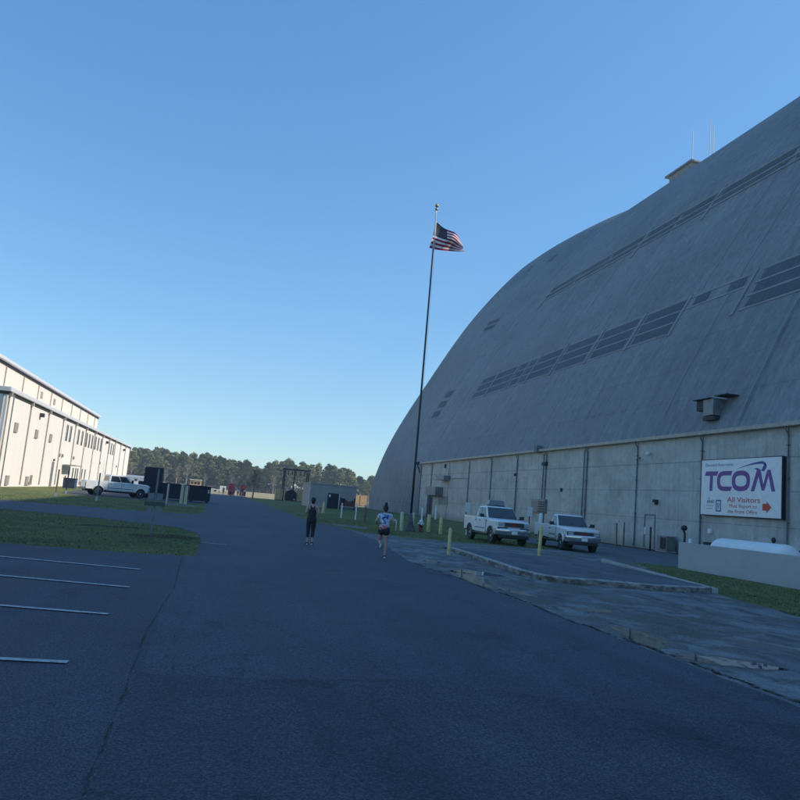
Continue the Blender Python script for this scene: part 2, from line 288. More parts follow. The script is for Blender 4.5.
# ------------------------------------------------------------------ mesh helpers
def link(name, me, mats, parent=None, smooth=False):
    o = bpy.data.objects.new(name, me); COL.objects.link(o)
    for m in (mats if isinstance(mats, (list, tuple)) else [mats]): me.materials.append(m)
    if smooth:
        for p in me.polygons: p.use_smooth = True
    if parent: o.parent = parent
    return o
class MB:
    def __init__(s): s.bm = bmesh.new(); s.mi = 0
    def _m(s, fs):
        for q in fs: q.material_index = s.mi
    def box(s, x0, x1, y0, y1, z0, z1, bev=0.0):
        vs = [s.bm.verts.new(c) for c in ((x0, y0, z0), (x1, y0, z0), (x1, y1, z0), (x0, y1, z0), (x0, y0, z1), (x1, y0, z1), (x1, y1, z1), (x0, y1, z1))]
        fs = [s.bm.faces.new([vs[i] for i in q]) for q in ((0, 3, 2, 1), (4, 5, 6, 7), (0, 1, 5, 4), (1, 2, 6, 5), (2, 3, 7, 6), (3, 0, 4, 7))]
        s._m(fs)
        if bev:
            es = list({e for q in fs for e in q.edges})
            rr = bmesh.ops.bevel(s.bm, geom=es, offset=bev, segments=2, affect='EDGES', profile=0.5); s._m(rr['faces'])
        return s
    def face(s, pts):
        q = s.bm.faces.new([s.bm.verts.new(p) for p in pts]); s._m([q]); return s
    def tube(s, pts, rad, n=8, caps=True):
        pts = [Vector(p) for p in pts]; rad = rad if isinstance(rad, (list, tuple)) else [rad] * len(pts)
        rings = []
        for i, p in enumerate(pts):
            d = (pts[min(i + 1, len(pts) - 1)] - pts[max(i - 1, 0)]).normalized()
            a = d.orthogonal().normalized() if i == 0 else (pa - d * pa.dot(d)).normalized()
            pa = a; b2 = d.cross(a)
            rings.append([s.bm.verts.new(p + (a * math.cos(2 * math.pi * k / n) + b2 * math.sin(2 * math.pi * k / n)) * rad[i]) for k in range(n)])
        for A, B in zip(rings, rings[1:]):
            for k in range(n): s._m([s.bm.faces.new((A[k], A[(k + 1) % n], B[(k + 1) % n], B[k]))])
        if caps:
            s._m([s.bm.faces.new(list(reversed(rings[0])))]); s._m([s.bm.faces.new(rings[-1])])
        return s
    def lathe(s, prof, origin=(0, 0, 0), axis='Z', n=24):
        """prof: (radius, height)"""
        o = Vector(origin); rings = []
        for rr, h in prof:
            ring = []
            for k in range(n):
                a = 2 * math.pi * k / n; c, d = rr * math.cos(a), rr * math.sin(a)
                ring.append(s.bm.verts.new(o + Vector({'Z': (c, d, h), 'Y': (d, h, c), 'X': (h, c, d)}[axis])))
            rings.append(ring)
        for A, B in zip(rings, rings[1:]):
            for k in range(n): s._m([s.bm.faces.new((A[k], A[(k + 1) % n], B[(k + 1) % n], B[k]))])
        s._m([s.bm.faces.new(list(reversed(rings[0])))]); s._m([s.bm.faces.new(rings[-1])])
        return s
    def prism(s, pts, axis, a, b):
        """extrude a 2-D outline along an axis from a to b; pts are the two other coordinates in order"""
        def mk(p, h): return {'Y': (p[0], h, p[1]), 'X': (h, p[0], p[1]), 'Z': (p[0], p[1], h)}[axis]
        A = [s.bm.verts.new(mk(p, a)) for p in pts]; B = [s.bm.verts.new(mk(p, b)) for p in pts]; n = len(pts)
        fs = [s.bm.faces.new(A), s.bm.faces.new(list(reversed(B)))]
        for k in range(n): fs.append(s.bm.faces.new((A[k], B[k], B[(k + 1) % n], A[(k + 1) % n])))
        s._m(fs); bmesh.ops.recalc_face_normals(s.bm, faces=fs); return s
    def ball(s, c, rad, seg=12, sc=(1, 1, 1)):
        rr = bmesh.ops.create_uvsphere(s.bm, u_segments=seg, v_segments=max(6, seg // 2), radius=rad, matrix=Matrix.Translation(c) @ Matrix.Diagonal((*sc, 1)))
        s._m({q for v in rr['verts'] for q in v.link_faces}); return s
    def build(s, name, mats, parent=None, smooth=False, bevel=0.0):
        bmesh.ops.recalc_face_normals(s.bm, faces=s.bm.faces)
        me = bpy.data.meshes.new(name); s.bm.to_mesh(me); s.bm.free()
        o = link(name, me, mats, parent, smooth)
        if bevel:
            b = o.modifiers.new('bevel', 'BEVEL'); b.width = bevel; b.segments = 3; b.limit_method = 'ANGLE'; b.angle_limit = R(35); b.harden_normals = False
            for p in me.polygons: p.use_smooth = True
            me.set_sharp_from_angle(angle=R(40))
        return o
def tag(o, label, cat, group=None, kind=None):
    if label: o['label'] = label
    if cat: o['category'] = cat
    if group: o['group'] = group
    if kind: o['kind'] = kind
    return o
def thing(name, label, cat, loc=(0, 0, 0), rz=0.0, group=None):
    o = bpy.data.objects.new(name, None); COL.objects.link(o); o.location = loc; o.rotation_euler = (0, 0, rz); o.empty_display_size = 0.3
    return tag(o, label, cat, group)
def struct(o): o['kind'] = 'structure'; return o
def copy_tree(o, parent=None):
    c = o.copy(); COL.objects.link(c)
    if parent: c.parent = parent
    for ch in o.children: copy_tree(ch, c)
    return c
def sheet(name, pts, z, mat, sub=0, jag=0.0):
    out = []
    for i, p in enumerate(pts):
        q = pts[(i + 1) % len(pts)]; L = math.dist(p, q); n = max(1, int(L / sub)) if sub and L < 130 else 1
        for k in range(n):
            t = k / n; x, y = p[0] + (q[0] - p[0]) * t, p[1] + (q[1] - p[1]) * t
            if k and jag:
                nx, ny = -(q[1] - p[1]) / L, (q[0] - p[0]) / L; d = max(-jag * 1.5, min(jag * 1.5, random.gauss(0, jag))); x += nx * d; y += ny * d
            out.append((x, y))
    # constrained triangulation, keeping only the inside: no overlapping triangles even where the ragged outline touches itself
    n = len(out); vs, es, fs, _, _, _ = delaunay_2d_cdt([Vector(p) for p in out], [(i, (i + 1) % n) for i in range(n)], [list(range(n))], 1, 1e-5)
    mb = MB(); bv = [mb.bm.verts.new((v.x, v.y, z)) for v in vs]
    for q in fs: mb.bm.faces.new([bv[i] for i in q])
    return struct(mb.build(name, mat))

# ------------------------------------------------------------------ ground
sheet('ground', [(-2500, -1500), (2500, -1500), (2500, 3500), (-2500, 3500)], 0.0, M['grass'])
sheet('dry_field', [(-600, 176), (-12, 168), (7, 158), (22, 150), (170, 190), (900, 190), (900, 1500), (-600, 1500)], 0.004, M['field'], 2, 0.25)
sheet('parking_lot', [(-60, -30), (-0.2, -30), (-0.2, 19.15), (-1.5, 18.95), (-4.6, 19.25), (-60, 24)], 0.004, M['lot'], 0.5, 0.025)
sheet('road', [(-0.48, -30), (6.1, -30), (6.16, 6), (6.2, 15), (5.95, 21.5), (6.5, 26), (7.2, 32), (7.45, 40), (6.7, 46), (6.35, 54), (6.5, 72), (6.5, 120), (7, 172), (-0.4, 172), (-0.4, 60), (-0.2, 51), (-0.6, 45.4), (-3, 44.0), (-11, 44.4), (-60, 47), (-60, 38), (-8.8, 35.2), (-4.35, 33.2), (-1.2, 30.8), (-0.35, 28.2), (-0.12, 24.9), (-0.2, 19.3), (-0.46, 18.9)], 0.008, M['road'], 0.5, 0.02)
sheet('service_yard', [(-12.5, 69.5), (-11.5, 66.5), (-0.38, 70.5), (-0.38, 172), (-15, 172), (-14.5, 90)], 0.004, M['lane'], 1, 0.06)
sheet('worn_apron', [(6.08, -30), (13, -30), (12.6, 5), (12.9, 14.2), (13.9, 18.4), (14.6, 20), (18.4, 30), (18.6, 36.2), (16.5, 35.6), (14.3, 35.5), (11.9, 36.1), (9.5, 36.9), (7.9, 38.6), (7.5, 41), (7.0, 43.5), (6.2, 43.5), (5.8, 21)], 0.004, M['worn'], 0.5, 0.04)
sheet('driveway', [(18.3, 30.0), (19.3, 28.8), (21, 28.6), (21, -30), (28.8, -30), (28.8, 52), (19.5, 49), (18.5, 36)], 0.008, M['drive'], 0.6, 0.05)
sheet('concrete_path', [(7.4, 43.5), (9.2, 43.3), (9.6, 46.2), (7.0, 48.0)], 0.012, M['worn'], 0.5, 0.02)
sheet('bare_strip', [(28.78, -30), (29.95, -30), (29.95, 60), (28.7, 53)], 0.011, M['dirt'], 0.6, 0.04)
sheet('gravel_patch', [(-4.4, 59.5), (-1.2, 60.5), (-0.8, 63.5), (-2.5, 65.5), (-4.6, 63)], 0.004, M['worn'], 0.5, 0.05)

# paving seam and cracks: narrow ragged strips of dirt and moss
def strip(name, pts, w0, w1, z, mat, step=0.07, wander=0.03):
    mb = MB(); L, Rr = [], []; off = 0
    for a, b in zip(pts, pts[1:]):
        n = max(2, int(math.dist(a, b) / step)); d = Vector((b[0] - a[0], b[1] - a[1], 0)).normalized(); nn = Vector((-d.y, d.x, 0))
        for k in range(n):
            t = k / n; off = off * 0.93 + random.gauss(0, wander * 0.35); p = Vector((a[0] + (b[0] - a[0]) * t, a[1] + (b[1] - a[1]) * t, z)) + nn * off
            w = random.uniform(w0, w1); L.append(mb.bm.verts.new(p + nn * w)); Rr.append(mb.bm.verts.new(p - nn * w))
    for i in range(len(L) - 1): mb.bm.faces.new((L[i], Rr[i], Rr[i + 1], L[i + 1]))
    return struct(mb.build(name, mat))
M['moss'] = simple('moss_dirt', (0.040, 0.040, 0.030), 0.95, var=0.5, scale=12)
M['tar'] = simple('tar_crack', (0.016, 0.018, 0.022), 0.8, var=0.3)
def broken(name, pts, per_m, length, width, spread, z, mat, gap=0.35):
    """a crack or joint: many short ragged slivers strewn along a line"""
    mb = MB(); wob = 0
    for a, b in zip(pts, pts[1:]):
        L = math.dist(a, b); n = int(L * per_m); d = Vector((b[0] - a[0], b[1] - a[1], 0)).normalized(); nn = Vector((-d.y, d.x, 0))
        for k in range(n):
            wob = wob * .97 + random.gauss(0, spread * .25)
            if math.sin(k * .13 + a[1]) + random.gauss(0, .6) < -1 + gap: continue
            p = Vector((a[0], a[1], z)).lerp(Vector((b[0], b[1], z)), k / n) + nn * (wob + random.gauss(0, spread * .5)); l = length * random.uniform(.4, 1.5); w = width * random.uniform(.2, 1.3); ang = random.gauss(0, .35)
            e = d * math.cos(ang) + nn * math.sin(ang); q = Vector((-e.y, e.x, 0)); m = random.uniform(-.3, .3)
            mb.bm.faces.new([mb.bm.verts.new(c) for c in (p - e * l, p + e * l * m - q * w, p + e * l, p - e * l * m + q * w * random.uniform(.3, 1))])
    return struct(mb.build(name, mat))
broken('paving_seam', [(-0.42, 1.5), (-0.5, 5), (-0.55, 9), (-0.42, 13), (-0.5, 19.1)], 42, .03, .007, .009, 0.0125, M['moss'], 0.4)
broken('seam_weeds', [(-0.45, 2.5), (-0.52, 8), (-0.5, 12)], 16, .010, .005, .02, 0.0135, M['blades'], 0.6)
broken('paving_crack', [(-0.5, 7.35), (0.6, 7.25), (1.6, 7.3), (2.4, 7.45)], 50, .03, .004, .010, 0.0125, M['tar'], 0.2)
broken('paving_crack', [(-0.5, 10.7), (-0.1, 10.75), (0.55, 10.8)], 50, .03, .006, .010, 0.0125, M['tar'], 0.3)
broken('paving_crack', [(-0.15, 7.4), (-0.22, 9.2), (-0.1, 11)], 30, .03, .004, .008, 0.0125, M['tar'], 0.5)
broken('paving_crack', [(1.9, 4.0), (2.5, 4.1), (3.3, 4.0)], 40, .02, .002, .010, 0.0125, M['tar'], 0.5)
broken('road_edge_dirt', [(6.14, -3), (6.2, 6), (6.22, 15), (5.98, 21.5)], 30, .07, .03, .05, 0.0125, M['moss'], 0.3)
sheet('coarse_paving', [(-0.46, -30), (6.1, -30), (6.14, 5.9), (3.8, 6.6), (2.4, 7.42), (0.6, 7.24), (-0.46, 7.33)], 0.0105, asphalt('coarse_asphalt', (0.046, 0.052, 0.070), (0.068, 0.075, 0.096), 0.88, 0.6, 0.6), 0.3, 0.01)

# stall lines
for a, b, w in (((-6.6, 17.1), (-1.18, 15.54), 0.055), ((-6.4, 14.35), (-1.1, 12.94), 0.055), ((-6.3, 11.4), (-1.1, 10.34), 0.05), ((-6.2, 8.1), (-1.11, 7.66), 0.05), ((-0.08, 23.66), (0.62, 23.5), 0.05)):
    mb = MB(); A, B = Vector((*a, 0.0165)), Vector((*b, 0.0165)); n = (B - A).normalized().cross(Vector((0, 0, 1))) * w; N = 40
    vs = [(mb.bm.verts.new(A.lerp(B, k / N) + n * random.uniform(.93, 1.05)), mb.bm.verts.new(A.lerp(B, k / N) - n * random.uniform(.93, 1.05))) for k in range(N + 1)]
    for p, q in zip(vs, vs[1:]): mb.bm.faces.new((p[0], p[1], q[1], q[0]))
    struct(mb.build('painted_line', M['roadpaint']))
def blob(name, cx, cy, rx, ry, rot, z, mat, n=70, jag=0.16):
    mb = MB(); pts = []; ph = [random.uniform(0, 6.3) for _ in range(4)]
    for k in range(n):
        a = 2 * math.pi * k / n; q = 1 + jag * (math.sin(2 * a + ph[0]) + 0.7 * math.sin(3 * a + ph[1]) + 0.5 * math.sin(7 * a + ph[2])) + 0.35 * jag * math.sin(11 * a + ph[3]) + 0.25 * jag * math.sin(17 * a + ph[0]) + random.gauss(0, jag * 0.03)
        x, y = rx * q * math.cos(a), ry * q * math.sin(a); pts.append((cx + x * math.cos(rot) - y * math.sin(rot), cy + x * math.sin(rot) + y * math.cos(rot), z))
    vs, es, fs, _, _, _ = delaunay_2d_cdt([Vector(p[:2]) for p in pts], [(i, (i + 1) % n) for i in range(n)], [list(range(n))], 1, 1e-5)
    bv = [mb.bm.verts.new((v.x, v.y, z)) for v in vs]
    for q in fs: mb.bm.faces.new([bv[i] for i in q])
    return struct(mb.build(name, mat))
blob('paint_smudge', -1.75, 7.0, 0.17, 0.09, 0.2, 0.0125, simple('chalk_smudge', (0.22, 0.23, 0.24), 0.9, var=0.5, scale=14), jag=0.3)
blob('dirt_patch', -3.3, 28.4, 1.3, 0.5, 0, 0.006, M['dirt'], jag=0.25)
blob('dirt_patch', -1.3, 25.4, 0.9, 0.9, 0, 0.006, M['dirt'], jag=0.25)

M['damp'] = simple('damp_grit', (0.10, 0.10, 0.092), 0.45, var=0.55, scale=16, bump=0.5)
# puddles lie in a slightly dished part of the worn apron
for (cx, cy, rx, ry, ro) in ((6.6, 17.9, 0.28, 1.8, -0.1), (6.75, 15.6, 0.16, 0.55, 0.25), (7.3, 19.6, 0.5, 0.8, 0.3), (6.68, 10.6, 0.27, 0.9, -0.12), (6.95, 8.9, 0.58, 0.34, -0.35), (6.85, 22.6, 0.42, 0.22, -0.3), (7.5, 13.3, 0.35, 0.22, 0.2)):
    tag(blob('puddle', cx, cy, rx, ry, ro, 0.0085, M['water']), None, None)
    blob('wet_rim', cx, cy, rx * 1.3 + .05, ry * 1.15, ro, 0.0062, M['damp'])

# kerbed island
isl = [(9.35, 28.3), (9.0, 23.8), (8.62, 19.7), (8.8, 18.6), (9.3, 18.2), (10.3, 18.15), (11.7, 17.75), (13.3, 18.0), (13.75, 18.3)]
back = [(16.0, 28.3), (9.6, 30.2)]
def island():
    K = MB(); ih = 0.17
    inner = []
    for i, p in enumerate(isl):
        a = Vector(isl[max(0, i - 1)]); b = Vector(isl[min(len(isl) - 1, i + 1)]); d = (b - a).normalized(); n = Vector((-d.y, d.x)); inner.append(Vector(p) + n * 0.16)
    # kerb: subdivided with chipped edge
    def sub(P):
        out = []
        for a, b in zip(P, P[1:]):
            a, b = Vector(a), Vector(b); n = max(1, int((b - a).length / 0.12))
            out += [a.lerp(b, k / n) for k in range(n)]
        return out + [Vector(P[-1])]
    O = sub(isl); tot = len(O) - 1
    def along(P, t):
        L = [0]
        for a, b in zip(P, P[1:]): L.append(L[-1] + (Vector(b) - Vector(a)).length)
        s = t * L[-1]
        for i in range(len(P) - 1):
            if s <= L[i + 1] + 1e-9: return Vector(P[i]).lerp(Vector(P[i + 1]), (s - L[i]) / (L[i + 1] - L[i]))
        return Vector(P[-1])
    ring = []
    for i in range(tot + 1):
        o = along(isl, i / tot); n_ = along(inner, i / tot); o += Vector((random.gauss(0, .004), random.gauss(0, .004)))
        chip = random.uniform(0, 0.02) if random.random() < 0.25 else 0
        d = (n_ - o).normalized() * (0.02 + chip)
        ring.append([K.bm.verts.new(c) for c in ((o.x, o.y, -0.02), (o.x - random.uniform(-.01, .02), o.y, ih * .5), (o.x + d.x * .3, o.y + d.y * .3, ih - 0.025 - chip), (o.x + d.x * 1.6, o.y + d.y * 1.6, ih), (n_.x, n_.y, ih), (n_.x, n_.y, 0))])
    for A, B in zip(ring, ring[1:]):
        for k in range(5): K.bm.faces.new((A[k], A[k + 1], B[k + 1], B[k])).material_index = 1 if k in (2, 3) else 0
    K.bm.faces.new(ring[0]); K.bm.faces.new(list(reversed(ring[-1])))
    kerb_m, t, b = new_mat('chipped_kerb_shaded'); p = pos(t)
    n1 = noise(t, mapped(t, p, (1, 1, 2.5)), 3.2, 8, 0.75); c = ramp(t, [(0.40, (0.07, 0.065, 0.055)), (0.5, (0.18, 0.175, 0.16)), (0.62, (0.33, 0.325, 0.30)), (0.8, (0.42, 0.41, 0.39))]); t.links.new(n1.outputs['Fac'], c.inputs[0])
    t.links.new(c.outputs[0], b.inputs['Base Color']); b.inputs['Roughness'].default_value = 0.9; bump(t, b, n1.outputs['Fac'], 0.8, 0.03)
    struct(K.build('island_kerb', [kerb_m, simple('kerb_top_lit', (0.33, 0.325, 0.31), 0.85, var=0.4, scale=5)]))  # lighter top and darker face: lit and shaded sides put into the colour
    S = MB(); top = [(v.x, v.y, ih - 0.02) for v in inner]; bk = [(13.95, 18.6, 0.14)] + [(16.0, 28.3, 0.02), (9.7, 30.6, 0.012)]
    S.face(top + bk); bmesh.ops.triangulate(S.bm, faces=S.bm.faces[:]); struct(S.build('island_paving', M['drive']))
    E_ = MB(); E_.prism([(13.75, 18.3), (13.93, 18.25), (16.15, 28.3), (15.97, 28.35)], 'Z', -0.02, 0.145); struct(E_.build('island_back_kerb', M['conc'], bevel=0.02))
island()
# grass tufts (uncountable)
def tufts():
    mb = MB(); bm = mb.bm
    def inside(p, poly):
        c = False; n = len(poly)
        for i in range(n):
            x1, y1 = poly[i]; x2, y2 = poly[(i + 1) % n]
            if (y1 > p[1]) != (y2 > p[1]) and p[0] < (x2 - x1) * (p[1] - y1) / (y2 - y1) + x1: c = not c
        return c
    areas = [([(-12, 19.6), (-4.6, 19.25), (-1.5, 19.0), (-0.22, 19.3), (-0.2, 24.9), (-0.45, 28.2), (-1.3, 30.7), (-4.4, 33.1), (-8.8, 35.1), (-14, 35.3)], 13000, 0.032),
             ([(12.8, 8), (12.95, 14.2), (14.0, 18.2), (16.3, 28.4), (18.6, 29.8), (19.3, 28.2), (19.3, 8)], 12000, 0.04),
             ([(7.8, 38.8), (9.5, 37.0), (14.3, 35.6), (18.3, 36.2), (18.6, 50), (9, 62), (6.9, 62), (6.7, 48), (7.5, 41.5)], 8000, 0.045),
             ([(-13, 44.5), (-3, 44.2), (-0.7, 45.6), (-0.5, 62), (-13, 64)], 4000, 0.05)]
    for poly, n, h in areas:
        xs = [p[0] for p in poly]; ys = [p[1] for p in poly]; k = 0
        while k < n:
            p = (random.uniform(min(xs), max(xs)), random.uniform(min(ys), max(ys)))
            if not inside(p, poly): continue
            k += 1
            a = random.uniform(0, 6.3); hh = h * random.uniform(0.4, 1.3); w = random.uniform(0.012, 0.03); dx, dy = math.cos(a) * w, math.sin(a) * w
            lx, ly = random.gauss(0, hh * .5), random.gauss(0, hh * .5)
            bm.faces.new([bm.verts.new(c) for c in ((p[0] - dx, p[1] - dy, 0), (p[0] + dx, p[1] + dy, 0), (p[0] + lx, p[1] + ly, hh))])
    o = mb.build('grass_tufts', M['blades']); tag(o, 'short patchy winter grass on the verges beside the road', 'grass', kind='stuff')
tufts()

# ------------------------------------------------------------------ hangar
MAIN = [(30, 7.8), (33.2, 14.3), (39, 24.5), (47, 37.0), (55.5, 47.6), (61.5, 52.8), (70, 58.2), (80, 61.5)]
END = [(28.9, -0.2), (29.6, 5.5), (32.6, 14), (38.4, 25), (46.5, 38.8), (55.2, 50.0), (61, 55.2), (70, 60.6), (80, 63.5)]
def cr(P, n=10):
    P = [tuple(2 * a - b for a, b in zip(P[0], P[1]))] + P + [(P[-1][0] * 2 - P[-2][0], P[-2][1])]; out = []
    for i in range(1, len(P) - 2):
        for k in range(n):
            t = k / n; out.append(tuple(.5 * (2 * b + (c - a) * t + (2 * a - 5 * b + 4 * c - d) * t * t + (-a + 3 * b - 3 * c + d) * t ** 3) for a, b, c, d in zip(P[i - 1], P[i], P[i + 1], P[i + 2])))
    return out + [P[-2]]
def resample(P, n):
    S = [0]
    for a, b in zip(P, P[1:]): S.append(S[-1] + math.dist(a, b))
    out = []; j = 0
    for i in range(n + 1):
        s = S[-1] * i / n
        while j < len(P) - 2 and S[j + 1] < s: j += 1
        t = (s - S[j]) / (S[j + 1] - S[j]); out.append((P[j][0] + (P[j + 1][0] - P[j][0]) * t, P[j][1] + (P[j + 1][1] - P[j][1]) * t))
    return out, S[-1]
MP = cr(MAIN); NP = 60
PM, LM = resample(MP, NP); PM2, LM2 = resample([(30.0, -0.2)] + MP, NP); PE, LE = resample(cr(END), NP)
def full(P): return P + [(160 - x, z) for x, z in reversed(P[:-1])]
def at_s(s, off=0.0):
    """point of the main profile at arc length s above the wall top, pushed out by off"""
    k = min(NP - 1e-6, s / LM * NP); i = int(k); t = k - i; a, b = PM[i], PM[i + 1]; x, z = a[0] + (b[0] - a[0]) * t, a[1] + (b[1] - a[1]) * t
    d = math.hypot(b[0] - a[0], b[1] - a[1]); nx, nz = -(b[1] - a[1]) / d, (b[0] - a[0]) / d
    return x + nx * off, z + nz * off
def flare(y):
    t = max(0, min(1, (y - 109.5) / 25.0)); return 1 - (1 - t) ** 2
def end_pt(k, y, off=0.0):
    e = flare(y); i = int(min(NP - 1, k)); t = k - i
    def P(i): return (PM2[i][0] * (1 - e) + PE[i][0] * e, PM2[i][1] * (1 - e) + PE[i][1] * e)
    a, b = P(i), P(i + 1); d = math.hypot(b[0] - a[0], b[1] - a[1]); nx, nz = -(b[1] - a[1]) / d, (b[0] - a[0]) / d
    return a[0] + (b[0] - a[0]) * t + nx * off, a[1] + (b[1] - a[1]) * t + nz * off
hangar = thing('airship_hangar', 'giant grey arched airship hangar with rows of windows, filling the right side', 'hangar', (30, 107.5, 0))
HO = Vector((30, 107.5, 0))
def hgrid(name, ys, prof, mat, L0):
    bm = bmesh.new(); uvl = bm.loops.layers.uv.new('UVMap'); rows = []
    for y in ys:
        P = prof(y); rows.append([bm.verts.new(Vector((x, y, z)) - HO) for x, z in P])
    npt = len(rows[0])
    for i, (A, B) in enumerate(zip(rows, rows[1:])):
        for k in range(npt - 1):
            q = bm.faces.new((A[k], B[k], B[k + 1], A[k + 1]))
            for lp, (yy, kk) in zip(q.loops, ((ys[i], k), (ys[i + 1], k), (ys[i + 1], k + 1), (ys[i], k + 1))): lp[uvl].uv = (yy, L0 + kk / NP * LM)
    bmesh.ops.recalc_face_normals(bm, faces=bm.faces)
    me = bpy.data.meshes.new(name); bm.to_mesh(me); bm.free(); return link(name, me, mat, hangar, True)
hgrid('roof_shell', [-150 + i * 257.5 / 40 for i in range(41)], lambda y: full(PM), M['skin'], 0)
hgrid('end_shell', [107.5 + i * 31.5 / 24 for i in range(25)], lambda y: full([end_pt(k, y) for k in range(NP)] + [end_pt(NP - 1e-6, y)]), M['skin'], -7.8)
for nm, yy, prof in (('far_door', 139.0, full(PE)), ('near_door', -150.0, full(PM))):
    mb = MB(); pts = [(x, z) for x, z in prof]
    if nm == 'near_door': pts = [(30, -0.1)] + pts + [(130, -0.1)]
    mb.face([Vector((x, yy, z)) - HO for x, z in pts]); mb.build(nm, M['greyblock'], hangar)
mb = MB(); mb.box(0, 0.4, -257.5, 0, -0.2, 7.8); mb.box(99.6, 100, -257.5, 0, -0.2, 7.8); mb.box(0.4, 1.2, -0.3, 0, -0.2, 7.8); mb.build('side_wall', M['wall'], hangar)
# pilasters and downpipes, one part each
seams = [107.2, 101.5, 93.7, 85.6, 78.2, 70.9, 64.1, 56.2, 48.7, 41.2, 33.9, 26.4, 18.9, 11.4, 3.9, -3.6]
for i, y in enumerate(seams):
    mb = MB(); ly = y - 107.5
    mb.box(-0.03, 0.0 - 0.002, ly - 0.05, ly + 0.03, 0, 7.55)
    mb.build('wall_joint', M['pipe'], hangar)
    if i not in (2, 12):
        mb = MB(); o_ = -0.14 if i % 2 else -0.1; yy = ly - 0.12
        mb.tube([(-0.28, yy, 7.62), (-0.28, yy, 7.45), (o_, yy, 7.2), (o_, yy, 0.35), (o_ - 0.12, yy, 0.12)], 0.042, 8)
        for zz in (2.4, 4.8, 6.6): mb.box(o_ - 0.07, -0.02, yy - 0.07, yy + 0.07, zz, zz + 0.05)
        mb.build('downpipe', M['pipe'], hangar)
    if i in (6, 7):
        mb = MB(); mb.tube([(-0.1, ly + 0.45, 7.4), (-0.1, ly + 0.45, 1.0)], 0.05, 8); mb.build('conduit', M['pipe'], hangar)
mb = MB(); mb.box(-0.42, -0.03, -257.5, 0.2, 7.62, 7.80); mb.box(-0.40, 0.06, -257.5, 0.2, 7.802, 7.86); mb.build('gutter', M['gutter'], hangar, bevel=0.02)
mb = MB(); mb.box(-0.95, -0.35, -0.15, 0.45, 7.5, 7.95); mb.tube([(-0.6, 0.15, 7.5), (-0.3, 0.15, 6.9), (-0.15, 0.15, 6.3)], 0.1); mb.build('gutter_head', M['dark'], hangar)
mb = MB(); mb.box(-0.6, -0.05, 65.5 - 107.5 - .35, 65.5 - 107.5 + .3, 7.55, 8.2); mb.build('rain_head', M['pipe'], hangar)
mb = MB(); mb.box(-0.28, -0.04, -43.7, -42.9, 6.3, 6.6); mb.build('joint_box', M['dark'], hangar)
# window strips
segs_mid = [(101.2, 95.8), (95.0, 88.4), (87.2, 85.0), (84.0, 82.2), (81.4, 75.6), (74.2, 67.6), (66.2, 60.0), (58.6, 53.0)]
wins = [(a, b, s, s + 0.95) for a, b in segs_mid for s in (10.85, 12.1, 13.35)]
wins += [(51.6, 49.8, 13.35, 14.3), (47.4, 45.6, 13.35, 14.3)]
y = 43.8
while y > -60: wins += [(y, y - 9.6, s, s + 1.0) for s in (10.9, 12.15, 13.4)]; y -= 11.2
ups = [(98.5, 90.5), (89.7, 82), (81.2, 74.4), (73.2, 67.6), (66.8, 61.6)]
y = 60.4
while y > -60: ups.append((y, y - 9.4)); y -= 10.4
wins += [(a, b, s, s + 0.75) for a, b in ups for s in (29.1, 30.6)]
for a, b, s0, s1 in wins[:94]:
    mb = MB(); nst = 3
    for k in range(nst):
        sa, sb = s0 + (s1 - s0) * k / nst, s0 + (s1 - s0) * (k + 1) / nst; (x0, z0), (x1, z1) = at_s(sa, 0.03), at_s(sb, 0.03)
        mb.face([Vector(c) - HO for c in ((x0, a, z0), (x0, b, z0), (x1, b, z1), (x1, a, z1))])
    w = mb.build('window', M['greylouver'], hangar)
# raised mullions round the strips, so that the panes sit back
M['skinrib'] = simple('skin_rib', (0.235, 0.245, 0.258), 0.75, var=0.15, scale=0.5)
def rib(s0, s1, y0, y1, h=0.16):
    mb = MB(); a, b = at_s(s0), at_s(s1); a2, b2 = at_s(s0, h), at_s(s1, h)
    return (a, b, a2, b2, y0, y1)
mb = MB()
def ribbox(mb, s0, s1, y0, y1, h=0.045):
    n = max(1, int((s1 - s0) / 1.0))
    for k in range(n):
        sa, sb = s0 + (s1 - s0) * k / n, s0 + (s1 - s0) * (k + 1) / n
        c = [at_s(sa, -.05), at_s(sb, -.05), at_s(sb, h), at_s(sa, h)]
        vs = [mb.bm.verts.new(Vector((x, yy, z)) - HO) for yy in (y0, y1) for x, z in c]
        for q in ((0, 1, 2, 3), (7, 6, 5, 4), (0, 4, 5, 1), (1, 5, 6, 2), (2, 6, 7, 3), (3, 7, 4, 0)): mb.bm.faces.new([vs[i] for i in q])
for s in (10.6, 11.85, 13.1, 14.38): ribbox(mb, s, s + 0.2, 53, 101.6)
for s in (14.38, 13.1): ribbox(mb, s, s + 0.2, 45, 52.9)
for s in (10.62, 11.93, 13.18, 14.48): ribbox(mb, s, s + 0.2, -60, 44.2)
for s in (28.85, 30.0, 31.5): ribbox(mb, s, s + 0.3, -60, 98.8, 0.1)
mb.build('window_ledges', M['skinrib'], hangar)
for yy in (95.4, 88.0, 84.5, 81.8, 74.9, 66.9, 59.3, 52.6, 44.9): mb = MB(); ribbox(mb, 10.4, 14.8, yy - 0.18, yy + 0.18, 0.09); mb.build('mullion', M['skinrib'], hangar)
for yy in (98.9, 73.8, 61.0, 48): mb = MB(); ribbox(mb, 27.5, 32.4, yy - 0.2, yy + 0.2, 0.1); mb.build('mullion', M['skinrib'], hangar)
for yy, s0, s1 in ((105.0, 0.4, 70), (76.0, 16, 28.5), (51.5, 14.8, 44), (46.8, 2, 60), (23, 0.4, 70), (0, 0.4, 70)):
    mb = MB(); ribbox(mb, s0, s1, yy - 0.06, yy + 0.06, 0.03); mb.build('standing_seam', M['skinrib'], hangar)
